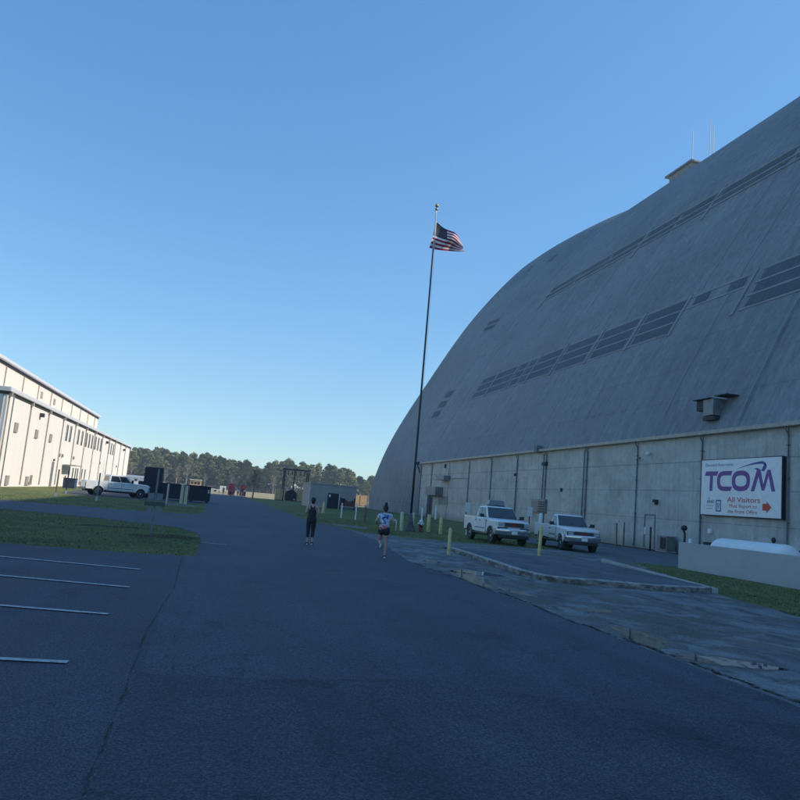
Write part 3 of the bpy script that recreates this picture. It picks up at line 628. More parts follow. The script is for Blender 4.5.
mb = MB(); pts = [Vector((*((at_s(s, 0.15)[0], 38.1 + 0.05 * math.sin(s)), at_s(s, 0.15)[1])[0:1][0], at_s(s, 0.15)[1])) - HO for s in [0.6 + i for i in range(0, 40)]]
mb.tube(pts, 0.045, 6); mb.build('lightning_cable', simple('cable_grey', (0.28, 0.30, 0.33), 0.7), hangar)
# small window groups on the flared end
for (y0, y1, k0, dk, rows) in ((121.8, 117.0, 25.5, 0.62, 2), (117.6, 114.2, 12.0, 0.9, 3), (127, 116, 37.2, 0.5, 2)):
    for rr in range(rows):
        mb = MB(); ka, kb = k0 + rr * dk * 1.6, k0 + rr * dk * 1.6 + dk
        mb.face([Vector((*(lambda q: (q[0], yy, q[1]))(end_pt(kk, yy, 0.05)),)) - HO for yy, kk in ((y0, ka), (y1, ka), (y1, kb), (y0, kb))])
        mb.build('window', M['greylouver'], hangar)
# louvred exhaust box sticking out of the lower roof
mb = MB(); (ux, uz) = at_s(1.4); (vx, vz) = at_s(3.2)
ex = bpy.data.objects.new('exhaust_hood', None); COL.objects.link(ex); ex.parent = hangar
def hb(x0, x1, y0, y1, z0, z1): return (x0 - 30, x1 - 30, y0 - 107.5, y1 - 107.5, z0, z1)
mb.box(*hb(30.0, 31.2, 40.3, 41.3, 8.9, 9.95), bev=0.02); mb.build('duct', M['greymetal'], ex)
mb = MB(); mb.box(*hb(29.85, 31.5, 40.5, 42.2, 9.97, 10.02)); mb.box(*hb(30.1, 31.4, 41.32, 42.1, 9.3, 9.968)); mb.box(*hb(30.2, 31.7, 39.3, 40.48, 10.12, 10.18)); mb.build('cover', M['dark'], ex)
mb = MB(); mb.box(*hb(30.0, 31.0, 40.2, 41.3, 8.6, 8.84)); mb.build('vent', M['dark'], ex)
# fittings on the concrete wall (parts of the hangar building)
def wbox(name, y0, y1, z0, z1, d, mat, bev=0.01, x=29.998):
    mb = MB(); mb.box(x - d - 30, x - 30, y0 - 107.5, y1 - 107.5, z0, z1, bev); return mb.build(name, mat, hangar)
d_ = wbox('door', 100.3, 102.8, 0.0, 3.3, 0.06, M['navy']); wbox('door_frame', 100.15, 102.95, 3.302, 3.4, 0.1, M['greymetal'])
wbox('duct_box', 95.7, 100.4, 3.05, 4.2, 1.1, M['greymetal']); wbox('canopy', 93.0, 96.3, 5.1, 5.7, 0.9, M['greymetal']); wbox('wall_panel', 93.2, 97.3, 1.9, 3.0, 0.05, M['greymetal'])
lc = wbox('louvre_cabinet', 63.5, 66.5, 1.9, 3.15, 0.25, M['greymetal'])
for k in range(5):
    mb = MB(); mb.box(-0.3, -0.254, 63.6 - 107.5, 64.8 - 107.5, 2.0 + k * .21, 2.1 + k * .21); q = mb.build('louvre', M['dark'], lc)
wbox('ledge', 86.0, 93.0, 5.3, 5.36, 0.05, M['pipe']); wbox('small_vent', 95.1, 95.6, 6.8, 7.3, 0.15, M['dark'])
# sealed door: thin frame around a slab of the same concrete
mb = MB()
for a in ((-0.03, 0, 47.35, 47.47, 0.1, 2.42), (-0.03, 0, 46.1, 46.2, 0.1, 2.42), (-0.03, 0, 46.2, 47.35, 2.34, 2.42)): mb.box(a[0] - .002, a[1] - .002, a[2] - 107.5, a[3] - 107.5, a[4], a[5])
mb.build('sealed_door_frame', M['pipe'], hangar)
mb = MB(); mb.box(-0.1, -0.003, 47.2 - 107.5, 47.3 - 107.5, 1.0, 1.5); mb.build('pull_handle', M['white'], hangar)
mb = MB(); mb.box(-0.28, -0.002, 45.85 - 107.5, 46.15 - 107.5, 3.25, 3.45); mb.box(-0.16, -0.002, 45.9 - 107.5, 46.1 - 107.5, 3.1, 3.25); mb.build('wall_lamp', M['dark'], hangar)
mb = MB(); mb.ball((-0.25, 47.0 - 107.5, 6.68), 0.16); mb.tube([(-0.25, -60.5, 6.7), (-0.02, -60.5, 6.85)], 0.03); mb.build('globe_lamp', M['white'], hangar, True)
mb = MB(); mb.tube([(-0.02, -59.2, 6.45), (-0.2, -59.2, 6.45), (-0.2, -59.0, 6.3)], 0.05); mb.build('camera_mount', M['pipe'], hangar)
wbox('meter_box', 40.0, 40.3, 1.5, 1.78, 0.15, M['white']); wbox('junction_box', 40.0, 40.6, 0.55, 0.95, 0.2, M['dark']); wbox('conduit_box', 60.5, 60.8, 3.9, 4.2, 0.12, M['dark'])
wbox('vent_cap', 71.0, 71.3, 5.4, 5.7, 0.2, M['dark'])
mb = MB(); mb.tube([(-0.4, -73.1, 0), (-0.4, -73.1, 1.6)], 0.07); mb.tube([(-0.4, -73.1, 1.0), (-0.4, -96, 1.05)], 0.05); mb.ball((-0.4, -73.1, 1.45), 0.13); mb.box(-0.55, -0.25, -73.25, -72.95, 0.9, 1.2); mb.build('valve_pipe', M['dark'], hangar)
# control cabin on the ridge
cab = bpy.data.objects.new('control_cabin', None); COL.objects.link(cab); cab.parent = hangar
mb = MB(); cx0, cx1, cy0, cy1 = 50, 57, 8.6, 16.4
vs = [(50.9, 9.3, 58), (56.2, 9.3, 58), (56.2, 15.6, 58), (50.9, 15.6, 58)]
lo = [mb.bm.verts.new((x, y, 58.0)) for x, y in ((51.2, 9.8), (56, 9.8), (56, 15.4), (51.2, 15.4))]; mid = [mb.bm.verts.new((x, y, 66.6)) for x, y in ((51.2, 9.8), (56, 9.8), (56, 15.4), (51.2, 15.4))]
up = [mb.bm.verts.new((x, y, 69.94)) for x, y in ((50.35, 8.9), (56.8, 8.9), (56.8, 16.2), (50.35, 16.2))]
for A, B in ((lo, mid), (mid, up)):
    for k in range(4): mb.bm.faces.new((A[k], A[(k + 1) % 4], B[(k + 1) % 4], B[k]))
mb.build('cabin_wall', simple('cabin_grey', (0.25, 0.25, 0.25), 0.8, var=.3), cab)
mb = MB(); mb.box(49.9, 57.2, 8.3, 16.8, 69.95, 70.3, 0.03); mb.build('cabin_roof', M['greymetal'], cab)
for k in range(4):
    y0 = 9.2 + k * 1.8
    def cp(yy, t, off=-0.04): return (51.2 + (50.35 - 51.2) * t + off, 9.8 + (yy - 8.9) / 7.3 * 5.6 if False else yy, 66.6 + 3.0 * t)
    mb = MB(); mb.face([cp(y0 + .15, 0.3), cp(y0 + 1.45, 0.3), cp(y0 + 1.45, 0.85), cp(y0 + .15, 0.85)]); mb.build('cabin_window', M['glass'], cab)
for px, py, h in ((50.3, 8.6, 76.2), (53.3, 7.6, 79.0), (53.8, 7.2, 77.2)):
    mb = MB(); mb.tube([(px, py, 60 if py < 8.3 else 70.2), (px, py, 74), (px, py, h)], [0.13, 0.11, 0.08], 6); mb.build('antenna', M['white'], cab)
for z in range(71, 76, 2):
    pass

# ------------------------------------------------------------------ visitor sign (hangs on the wall)
sign = thing('wall_sign', 'large white TCOM visitor sign with purple lettering on the hangar wall', 'sign', (29.72, 40.87, 2.58))
sign.rotation_euler = Matrix(((0, 0, -1), (-1, 0, 0), (0, 1, 0))).to_euler()
SW, SH = 6.9, 3.45
mb = MB(); mb.box(0, SW, 0, SH, -0.22, -0.002, 0.01); mb.build('sign_box', M['navy'], sign)
mb = MB(); mb.box(0.05, SW - 0.05, 0.05, SH - 0.05, 0, 0.02, 0.005); board = mb.build('board', M['white'], sign)
purple = simple('purple_vinyl', (0.16, 0.05, 0.26), 0.5, var=0.08); bluev = simple('blue_vinyl', (0.05, 0.07, 0.30), 0.5, var=0.08); redv = simple('red_vinyl', (0.55, 0.06, 0.04), 0.5, var=0.08); greyv = simple('grey_vinyl', (0.20, 0.23, 0.30), 0.5)
def poly2(name, polys, mat, z=0.022, th=0.006, par=sign):
    mb = MB()
    for pi_, P in enumerate(polys):
        z += 0.0006 if len(polys) < 8 else 0
        n = len(P); A = [mb.bm.verts.new((x, y, z)) for x, y in P]; B = [mb.bm.verts.new((x, y, z + th)) for x, y in P]
        mb.bm.faces.new(B)
        for k in range(n): mb.bm.faces.new((A[k], A[(k + 1) % n], B[(k + 1) % n], B[k]))
    return mb.build(name, mat, par)
def ringpoly(cx, cy, rx, ry, t, a0, a1, n=24, p=2.6):
    def pt(a, rx, ry):
        c, s = math.cos(a), math.sin(a); return (cx + rx * math.copysign(abs(c) ** (2 / p), c), cy + ry * math.copysign(abs(s) ** (2 / p), s))
    qs = []
    for k in range(n):
        a, b = a0 + (a1 - a0) * k / n, a0 + (a1 - a0) * (k + 1) / n
        qs.append([pt(a, rx, ry), pt(b, rx, ry), pt(b, rx - t, ry - t), pt(a, rx - t, ry - t)])
    return qs
y0, y1 = 1.50, 2.70; t_ = 0.27; ym = (y0 + y1) / 2; hh_ = (y1 - y0) / 2
poly2('letter', [[(0.38, y1 - .27), (0.50, y1), (1.66, y1), (1.54, y1 - .27)], [(0.86, y0), (1.13, y0), (1.16, y1 - .272), (0.89, y1 - .272)]], purple)
poly2('letter', ringpoly(2.22, ym, 0.66, hh_, t_, math.pi * 0.5, math.pi * 1.5) + [[(2.21, y1), (2.92, y1), (2.80, y1 - .27), (2.21, y1 - .27)], [(2.21, y0), (2.78, y0), (2.92, y0 + .27), (2.21, y0 + .27)]], purple)
poly2('letter', ringpoly(3.66, ym, 0.76, hh_, t_ + 0.01, 0, 2 * math.pi, 40), purple)
poly2('letter', [[(4.50, y0), (4.79, y0), (5.14, y1 - .25), (4.97, y1)], [(4.97, y1), (5.14, y1 - .25), (5.14, y1 - .252), (5.42, y1 - .55), (5.52, y0 + .4), (5.40, y0 + .1)], [(5.05, y1), (5.22, y1), (5.52, y0 + .45), (5.40, y0 + .05)], [(5.40, y0 + .05), (5.58, y0 + .05), (5.98, y1), (5.80, y1)], [(5.80, y1), (6.02, y1), (6.42, y0), (6.14, y0)]][0:1] + [[(4.98, y1), (5.26, y1), (5.58, y0 + .05), (5.38, y0 + .05)], [(5.381, y0 + .051), (5.581, y0 + .051), (6.02, y1), (5.78, y1)], [(5.80, y1 - .001), (6.03, y1 - .001), (6.42, y0), (6.14, y0)]], purple)
# swoosh
U = []; Lw = []
for k in range(21):
    t = k / 20; a = math.pi * (0.95 - 0.95 * t)
    x = 3.3 + 2.35 * t; yb = 2.80 + 0.33 * math.sin(min(1, t * 1.05) * math.pi * 0.5) - (0.0 if t < .9 else (t - .9) * 1.2)
    w = 0.01 + 0.17 * t ** 1.2; U.append((x, yb + w * .5)); Lw.append((x, yb - w * .5))
poly2('swoosh', [[U[k], Lw[k], Lw[k + 1], U[k + 1]] for k in range(20)] + [[(5.651, 3.09), (5.46, 2.9), (5.30, 2.66), (5.52, 2.62), (5.68, 2.78), (5.74, 2.95)]] + [[(4.72, 2.80), (5.0, 2.82), (5.28, 2.72), (5.24, 2.60)]], bluev)
def text(s, x, y, size, mat, align='LEFT', bold=0.0, par=sign, z=0.024, width=None, name='lettering', th=0.003):
    c = bpy.data.curves.new('txt', 'FONT'); c.body = s; c.size = size; c.align_x = align; c.offset = bold; c.extrude = th
    o = bpy.data.objects.new('txt', c); COL.objects.link(o); bpy.context.view_layer.update()
    me = bpy.data.meshes.new_from_object(o.evaluated_get(bpy.context.evaluated_depsgraph_get())); bpy.data.objects.remove(o); me.materials.clear()
    if width and len(me.vertices):
        xs = [v.co.x for v in me.vertices]; k = width / (max(xs) - min(xs))
        for v in me.vertices: v.co.x *= k
    q = link(name, me, mat, par); q.location = (x, y, z); return q
text('Elevated Awareness', 0.42, 3.0, 0.27, greyv, width=2.55)
text('All Visitors', 2.52, 0.86, 0.42, redv, bold=0.003, width=2.75); text('Must Report to', 2.68, 0.54, 0.29, redv, width=2.3); text('the Front Office', 2.60, 0.22, 0.29, redv, width=2.45)
poly2('arrow', [[(5.46, 0.44), (5.46, 0.82), (5.78, 0.82), (5.78, 0.96), (6.14, 0.63), (5.78, 0.30), (5.78, 0.44)]], redv)
poly2('emblem', [[(0.66 + .17 * k, 0.76), (0.77 + .17 * k, 0.76), (0.77 + .17 * k, 0.92 + .03 * (k % 2)), (0.66 + .17 * k, 0.92 + .03 * (k % 2))] for k in range(4)] + [[(0.80, 1.0), (0.84, 1.12), (0.90, 1.0)], [(0.62, 0.60), (1.30, 0.60), (1.30, 0.63), (0.62, 0.63)], [(0.62, 0.42), (1.22, 0.42), (1.22, 0.45), (0.62, 0.45)]], greyv)
poly2('emblem', [[(1.50, 0.26), (1.58, 0.26), (1.58, 0.96), (1.50, 0.96)], [(1.90, 0.26), (1.98, 0.26), (1.98, 0.96), (1.90, 0.96)], [(1.581, 0.26), (1.899, 0.26), (1.899, 0.34), (1.581, 0.34)], [(1.581, 0.88), (1.899, 0.88), (1.899, 0.96), (1.581, 0.96)]] + ringpoly(1.74, 0.69, 0.1, 0.1, 0.04, 0, 6.283, 12) + ringpoly(1.74, 0.5, 0.08, 0.08, 0.035, 0, 6.283, 12), bluev)
# ------------------------------------------------------------------ flag and pole
pole = thing('flagpole', 'tall slim flagpole rising from a flared base on the verge', 'flagpole', (12.25, 45.4, 0))
mb = MB(); mb.lathe([(0.075, 0.9), (0.072, 5), (0.06, 12), (0.05, 18.4)], n=14); mb.build('shaft', M['poledark'], pole, True)
mb = MB(); mb.lathe([(0.05, 18.401), (0.045, 21.2)], n=14); mb.build('upper_shaft_lit', M['white'], pole, True)  # white pole top: the sunlit look is put into the colour
mb = MB(); mb.lathe([(0.36, 0), (0.31, 0.10), (0.20, 0.45), (0.11, 0.9), (0.08, 1.1)], n=20); mb.build('base', simple('mound_grey', (0.11, 0.11, 0.115), 0.85, var=.3), pole, True)
mb = MB(); mb.ball((0, 0, 21.42), 0.12, 16); mb.lathe([(0.10, 21.1), (0.10, 21.22)], n=12); mb.build('ball', M['gold'], pole, True)
mb = MB(); mb.tube([(0.09, -0.06, 21.0), (0.10, -0.08, 10), (0.10, -0.08, 1.3)], 0.008, 5); mb.build('halyard', M['lightmetal'], pole)
flag = thing('flag', 'United States flag waving from the top of the pole', 'flag', (12.25, 45.4, 18.4))
FW, FH = 2.9, 1.85
def fp(s, t):   # s along the fly, t down the hoist
    x = 0.07 - 0.32 * t * (1 - s) ** 2 + 2.0 * s - 0.28 * s * (1 - t) * math.sin(s * 2.6) * 0.3
    z = 1.88 - FH * t * (1 - 0.10 * s) - 1.02 * (1 - t) * s ** 1.15 - 0.05 * s * t + 0.06 * math.sin(s * 9 + t * 2)
    y = 0.27 * math.sin(s * 8.5 + t * 2.4) * s ** 0.6 + 0.5 * (1 - t) * s * math.cos(s * 5) + 0.10 * math.sin(t * 7 + s * 3)
    return Vector((x, y, z))
bm = bmesh.new(); ns, ntt = 60, 39; V = [[bm.verts.new(fp(i / ns, j / ntt)) for j in range(ntt + 1)] for i in range(ns + 1)]
for i in range(ns):
    for j in range(ntt):
        q = bm.faces.new((V[i][j], V[i][j + 1], V[i + 1][j + 1], V[i + 1][j])); st = j // 3
        q.material_index = 2 if (i < ns * 0.4 and st < 7) else (0 if st % 2 == 0 else 1); q.smooth = True
for rr in range(9):
    for cc in range(11):
        if (rr + cc) % 2: continue
        s, t = 0.4 * (cc + 1) / 12, (7 / 13) * (rr + 1) / 10
        for sg_ in (-1, 1):
            P = []
            n = (fp(s + .01, t) - fp(s, t)).cross(fp(s, t + .01) - fp(s, t)).normalized() * 0.006 * sg_
            for k in range(10):
                a = k * math.pi / 5; rr_ = 0.5 if k % 2 == 0 else 0.2
                P.append(bm.verts.new(fp(s + math.sin(a) * rr_ * 0.07 / FW, t - math.cos(a) * rr_ * 0.07 / FH) + n))
            c0 = bm.verts.new(fp(s, t) + n)
            for k in range(10): bm.faces.new((c0, P[k], P[(k + 1) % 10])).material_index = 1
me = bpy.data.meshes.new('flag_cloth'); bm.to_mesh(me); bm.free()
link('cloth', me, [simple('flag_red', (0.34, 0.012, 0.045), 0.8, spec=0.05), simple('flag_white', (0.82, 0.80, 0.84), 0.8, spec=0.05), simple('flag_blue', (0.008, 0.010, 0.035), 0.8, spec=0.05)], flag)
mb = MB(); mb.tube([(0.05, 0, 1.95), (0.05, 0, 0.0)], 0.018, 6); mb.build('hoist_band', M['white'], flag)

# ------------------------------------------------------------------ small street furniture
def bollard(x, y, h, rad, label, mat, tilt=0.0, name='bollard', group=None):
    mb = MB(); mb.lathe([(rad * 1.0, 0), (rad, h - 0.05), (rad * .85, h - 0.015), (rad * .4, h)], n=16)
    o = mb.build(name, mat, None, True); o.location = (x, y, 0); o.rotation_euler = (0, tilt, 0); o.data.set_sharp_from_angle(angle=R(50)); return tag(o, label, 'bollard', group)
GB = 'steel bollards beside the road'
bollard(8.61, 26.2, 0.98, 0.065, 'yellow bollard standing at the far tip of the kerbed island', M['yellow'], 0.0, group=GB)
b2 = bollard(13.57, 29.2, 1.26, 0.07, 'tall yellow bollard on the island in front of the two white pickups', M['yellow'], 0.02, group=GB); b2.location.z = 0.0
bollard(13.81, 46.6, 1.12, 0.12, 'yellow bollard just right of the fire hydrant', M['yellow'], group=GB)
bollard(14.1, 44.9, 1.05, 0.11, 'yellow bollard on the grass, second right of the fire hydrant', M['yellow'], group=GB)
bollard(12.62, 46.3, 1.15, 0.12, 'pale bollard close behind the flagpole base on its right', M['paleyellow'], 0.03, group=GB)
bollard(11.55, 44.8, 1.15, 0.11, 'pale bollard touching the left side of the flagpole base', M['paleyellow'], -0.02, group=GB)
hy = thing('fire_hydrant', 'red and white fire hydrant on the grass beside the flagpole', 'hydrant', (12.95, 45.4, 0))
mb = MB(); mb.lathe([(0.17, 0), (0.17, 0.06), (0.12, 0.07), (0.12, 0.42), (0.145, 0.43), (0.145, 0.47)], n=18); mb.build('barrel', M['red'], hy, True)
mb = MB(); mb.lathe([(0.13, 0.471), (0.13, 0.62), (0.15, 0.63), (0.12, 0.70), (0.06, 0.76), (0.03, 0.765), (0.03, 0.82)], n=18); mb.build('bonnet', M['white'], hy, True)
for a in (0, math.pi):
    mb = MB(); mb.tube([(math.cos(a) * .10, 0, 0.52), (math.cos(a) * .20, 0, 0.52)], 0.06, 12); mb.build('outlet', M['white'], hy, True)
mb = MB(); mb.tube([(0, -.10, 0.5), (0, -.22, 0.5)], 0.08, 12); mb.build('outlet', M['white'], hy, True)
mb = MB(); mb.tube([(10.9, 43.6, 0), (10.9, 43.6, 0.62), (10.85, 43.6, 0.66), (10.4, 43.55, 0.66), (10.38, 43.55, 0.6)], 0.035, 8); tag(mb.build('standpipe', M['white'], None, True), 'low white bent pipe on the grass left of the flagpole', 'pipe')
mb = MB(); mb.tube([(14.4, 50.4, 0), (14.4, 50.4, 1.5)], 0.06, 8); tag(mb.build('marker_post', M['white']), 'thin white post standing behind the flagpole', 'post')
mb = MB(); mb.tube([(26.9, 88.0, 0), (26.9, 88.0, 1.7)], 0.12, 8); tag(mb.build('marker_post', M['white']), 'white post against the hangar wall left of the first pickup', 'post')
GS = 'white parking signs behind the pickups'
def parksign(x, y, zc, w, h, label, postmat):
    t = thing('parking_sign', label, 'sign', (x, y, 0), 0.25, GS)
    mb = MB(); mb.box(-w / 2, w / 2, -0.01, 0.01, zc - h / 2, zc + h / 2, 0.004); mb.build('plate', M['white'], t)
    mb = MB(); mb.box(-0.025, 0.025, 0.011, 0.05, 0, zc + h / 2 - 0.05); mb.build('post', postmat, t); return t
parksign(16.2, 46.0, 1.8, 0.36, 0.62, 'white parking sign seen over the bed of the left pickup', M['white'])
parksign(20.1, 45.0, 1.86, 0.38, 0.6, 'white parking sign on a dark post between the two pickups', M['dark'])
tk = thing('utility_tank', 'small white upright cylinder behind the bed of the right pickup', 'tank', (20.6, 44.4, 0))
mb = MB(); mb.lathe([(0.12, 0.1), (0.12, 1.72), (0.08, 1.82)], n=16); mb.build('shell', M['white'], tk, True)
mb = MB(); mb.lathe([(0.18, 0), (0.18, 0.1)], n=12); mb.build('foot', M['dark'], tk)
sg2 = thing('sign_post', 'thin dark post leaning in front of the wall right of the pickups', 'post', (27.6, 47.0, 0)); sg2.rotation_euler = (0, -0.03, 0)
mb = MB(); mb.box(-.04, .04, -.04, .04, 0, 1.6); mb.build('post', M['wood'], sg2); mb = MB(); mb.box(-.045, .045, -.3, .3, 1.65, 1.85, .005); mb.build('plate', M['lightmetal'], sg2)
mb = MB(); mb.box(28.9, 28.98, 48.3, 48.38, 0, 1.7); tag(mb.build('sign_post', M['wood']), 'short dark post close to the wall left of the sealed door', 'post')
ac = thing('cooling_unit', 'grey metal cooling unit at the foot of the hangar wall', 'air unit', (29.45, 43.95, 0))
mb = MB(); mb.box(-.35, .35, -.55, .55, 0.08, 1.05, 0.03); mb.build('case', M['greymetal'], ac)
mb = MB(); mb.box(-.38, -.352, -.48, .12, 0.2, 0.95); mb.build('grille', M['dark'], ac); mb = MB(); mb.box(-.4, .4, -.6, .6, 0, 0.078); mb.build('plinth', M['conc'], ac)
mb = MB(); mb.tube([(28.3, 44.0, 0), (28.3, 44.0, 1.55)], 0.06, 8); tag(mb.build('pipe_post', M['dark'], None, True), 'dark round post standing in front of the cooling unit', 'post')
st_ = thing('standpipe_valve', 'black standpipe with a round head at the wall by the low grey wall', 'pipe', (28.9, 41.2, 0))
mb = MB(); mb.tube([(0, 0, 0), (0, 0, 1.35), (0.0, 0.12, 1.5)], 0.07, 10); mb.build('pipe', M['dark'], st_, True); mb = MB(); mb.ball((0, 0.08, 1.68), 0.2, 12, (1, 1, .9)); mb.build('head', M['dark'], st_, True)
gm = thing('gas_meter', 'small white meter on a stub beside the black standpipe', 'meter', (28.9, 40.6, 0))
mb = MB(); mb.lathe([(0.1, 0.55), (0.12, 0.6), (0.12, 1.0), (0.06, 1.08)], n=12); mb.build('body', M['white'], gm, True); mb = MB(); mb.tube([(0, 0, 0), (0, 0, 0.55)], 0.03); mb.build('stub', M['dark'], gm)
# low concrete wall and tank
mb = MB(); mb.box(19.5, 19.75, -6, 28.2, -0.1, 1.10, 0.015); tag(mb.build('low_wall', M['concwall']), 'plain low grey concrete wall at the right edge', 'wall')
tank = thing('fuel_tank', 'long white horizontal tank behind the low grey wall', 'tank', (22.3, 27.3, 0))
mb = MB(); mb.lathe([(0.15, -2.5), (0.42, -2.42), (0.58, -2.28), (0.62, -2.1), (0.62, 1.7), (0.58, 1.88), (0.42, 2.02), (0.15, 2.1)], (0, 0, 0.78), 'Y', 32); mb.build('shell', M['white'], tank, True)
for yy in (-1.2, 1.2):
    mb = MB(); mb.box(-.5, .5, yy - .12, yy + .12, 0, 0.3); mb.build('saddle', M['conc'], tank)
mb = MB(); mb.lathe([(0.05, 1.38), (0.05, 1.5), (0.09, 1.51), (0.09, 1.55)], (0, -0.2, 0), 'Z', 12); mb.build('filler_cap', M['lightmetal'], tank)

# ------------------------------------------------------------------ pickups
def arch_pts(cx, rad, z0, n=9, rev=False):
    a0 = math.asin(min(1, (z0 - 0.42) / rad)); pts = []
    for k in range(n + 1):
        a = math.pi - a0 - (math.pi - 2 * a0) * k / n; pts.append((cx + rad * math.cos(a), 0.42 + rad * math.sin(a)))
    return list(reversed(pts)) if rev else pts
def pickup(label, loc, rz, kind, group):
    T = thing('pickup_truck', label, 'pickup truck', loc, rz, group)
    S = dict(ext=dict(xf=2.85, xr=-2.85, fa=1.92, ra=-1.72, cb=-0.78, xc=1.18, xw=0.52, W=0.98, belt=1.32, top=1.97, ho=1.26, doors=[(0.0, 1.12), (-0.72, -0.02)]),
             reg=dict(xf=2.75, xr=-2.95, fa=1.85, ra=-1.72, cb=-0.18, xc=1.12, xw=0.50, W=0.96, belt=1.24, top=1.86, ho=1.18, doors=[(-0.08, 1.05)]),
             crew=dict(xf=3.05, xr=-3.05, fa=2.08, ra=-1.88, cb=-1.05, xc=1.40, xw=0.72, W=1.0, belt=1.34, top=2.02, ho=1.28, doors=[(0.22, 1.32), (-0.96, 0.19)]))[kind]
    xf, xr, fa, ra, cb, xc, xw, W, belt, top, ho = [S[k] for k in ('xf', 'xr', 'fa', 'ra', 'cb', 'xc', 'xw', 'W', 'belt', 'top', 'ho')]
    wr = 0.42 if kind != 'reg' else 0.39; ar = wr + 0.09; rk = 0.50
    # body: rocker, fenders, bonnet and door panels as one shell, narrowed towards the nose and tucked in at the sill
    out = [(cb, rk)] + arch_pts(fa, ar, rk) + [(xf - 0.10, 0.60), (xf - 0.02, 0.66), (xf, 0.80), (xf, ho - 0.14), (xf - 0.05, ho - 0.05), (xf - 0.22, ho), (xc + 0.5, belt - 0.03), (xc, belt), (cb, belt)]
    mb = MB(); lay = [-1, -0.93, -0.72, -0.3, 0.3, 0.72, 0.93, 1]; rows = []
    for l in lay:
        row = []
        for x, z in out:
            tp = 1 - 0.06 * max(0, (x - fa) / (xf - fa)) ** 2 - (0.03 if z < 0.56 else 0); zz = z
            if abs(l) == 1: tp *= 0.985; zz = z - (0.05 if z > belt - 0.12 or (x > xc and z > ho - 0.12) else 0)
            if x > xc and z > ho - 0.06: zz += 0.045 * (1 - l * l)
            if x > fa: x -= 0.20 * l * l * ((x - fa) / (xf - fa)) ** 3
            row.append(mb.bm.verts.new((x, l * W * tp, zz)))
        rows.append(row)
    n = len(out)
    for A, B in zip(rows, rows[1:]):
        for k in range(n): mb.bm.faces.new((A[k], A[(k + 1) % n], B[(k + 1) % n], B[k]))
    mb.bm.faces.new(rows[0]); mb.bm.faces.new(list(reversed(rows[-1])))
    mb.build('body', M['carwhite'], T, bevel=0.035)
    # cab top
    def lerp(a, b, t): return a + (b - a) * t
    yb, yt = W * 0.955, W * 0.80; rb, rt = cb + 0.03, cb + 0.16
    zb = belt - 0.03
    mb = MB(); lo = [mb.bm.verts.new(c) for c in ((rb, -yb, zb), (xc, -yb * .95, zb), (xc, yb * .95, zb), (rb, yb, zb))]
    hi = [mb.bm.verts.new(c) for c in ((rt, -yt, top - .05), (xw, -yt * .97, top - .05), (xw, yt * .97, top - .05), (rt, yt, top - .05))]
    tp_ = [mb.bm.verts.new(c) for c in ((rt + .12, -yt * .84, top), (xw - .14, -yt * .84, top), (xw - .14, yt * .84, top), (rt + .12, yt * .84, top))]
    for A, B in ((lo, hi), (hi, tp_)):
        for k in range(4): mb.bm.faces.new((A[k], A[(k + 1) % 4], B[(k + 1) % 4], B[k]))
    mb.bm.faces.new(tp_); mb.bm.faces.new(list(reversed(lo))); mb.build('cab', M['carwhite'], T, bevel=0.06)
    def quadpane(name, A, B, C, D, ins, off, mat, par=T):   # A,B bottom, C,D top
        A, B, C, D = map(Vector, (A, B, C, D)); nrm = (B - A).cross(D - A).normalized() * off
        def P(u, v): return A.lerp(B, u).lerp(D.lerp(C, u), v) + nrm
        u0, u1, v0, v1 = ins; mb = MB(); ps = [P(u0, v0), P(u1, v0), P(u1, v1), P(u0, v1)]
        qs = [p - nrm.normalized() * 0.02 for p in ps]; a = [mb.bm.verts.new(p) for p in ps]; b = [mb.bm.verts.new(p) for p in qs]; mb.bm.faces.new(a)
        for k in range(4): mb.bm.faces.new((a[k], b[k], b[(k + 1) % 4], a[(k + 1) % 4]))
        return mb.build(name, mat, par, bevel=0.006)
    zt = top - .05
    quadpane('window_seal', (xc, -yb * .95, zb), (xc, yb * .95, zb), (xw, yt * .97, zt), (xw, -yt * .97, zt), (0.03, 0.97, 0.07, 0.965), 0.006, M['blackplastic'])
    ws = quadpane('windshield', (xc, -yb * .95, zb), (xc, yb * .95, zb), (xw, yt * .97, zt), (xw, -yt * .97, zt), (0.05, 0.95, 0.10, 0.94), 0.012, M['glass'])
    quadpane('rear_window', (rb, yb, zb), (rb, -yb, zb), (rt, -yt, zt), (rt, yt, zt), (0.14, 0.86, 0.2, 0.88), 0.012, M['glass'])
    for sd_ in (-1, 1):
        def sp(x, zf):   # point on the side of the greenhouse
            return None
        A = (rb, sd_ * yb, zb); B = (xc, sd_ * yb * .95, zb); C = (xw, sd_ * yt * .97, zt); D = (rt, sd_ * yt, zt)
        if sd_ == 1: A, B, C, D = B, A, D, C
        def u(x): t = (x - rb) / (xc - rb); return t if sd_ == -1 else 1 - t
        if kind == 'reg': spans = [(0.16, 0.86)]
        elif kind == 'ext': spans = [(0.48, 0.86), (0.12, 0.43)]
        else: spans = [(0.52, 0.87), (0.09, 0.47)]
        for a, b in spans:
            uu = (a, b) if sd_ == -1 else (1 - b, 1 - a)
            quadpane('side_window', A, B, C, D, (*uu, 0.13, 0.88), 0.012, M['glass']); quadpane('window_seal', A, B, C, D, (uu[0] - .015, uu[1] + .015, 0.10, 0.91), 0.006, M['blackplastic'])
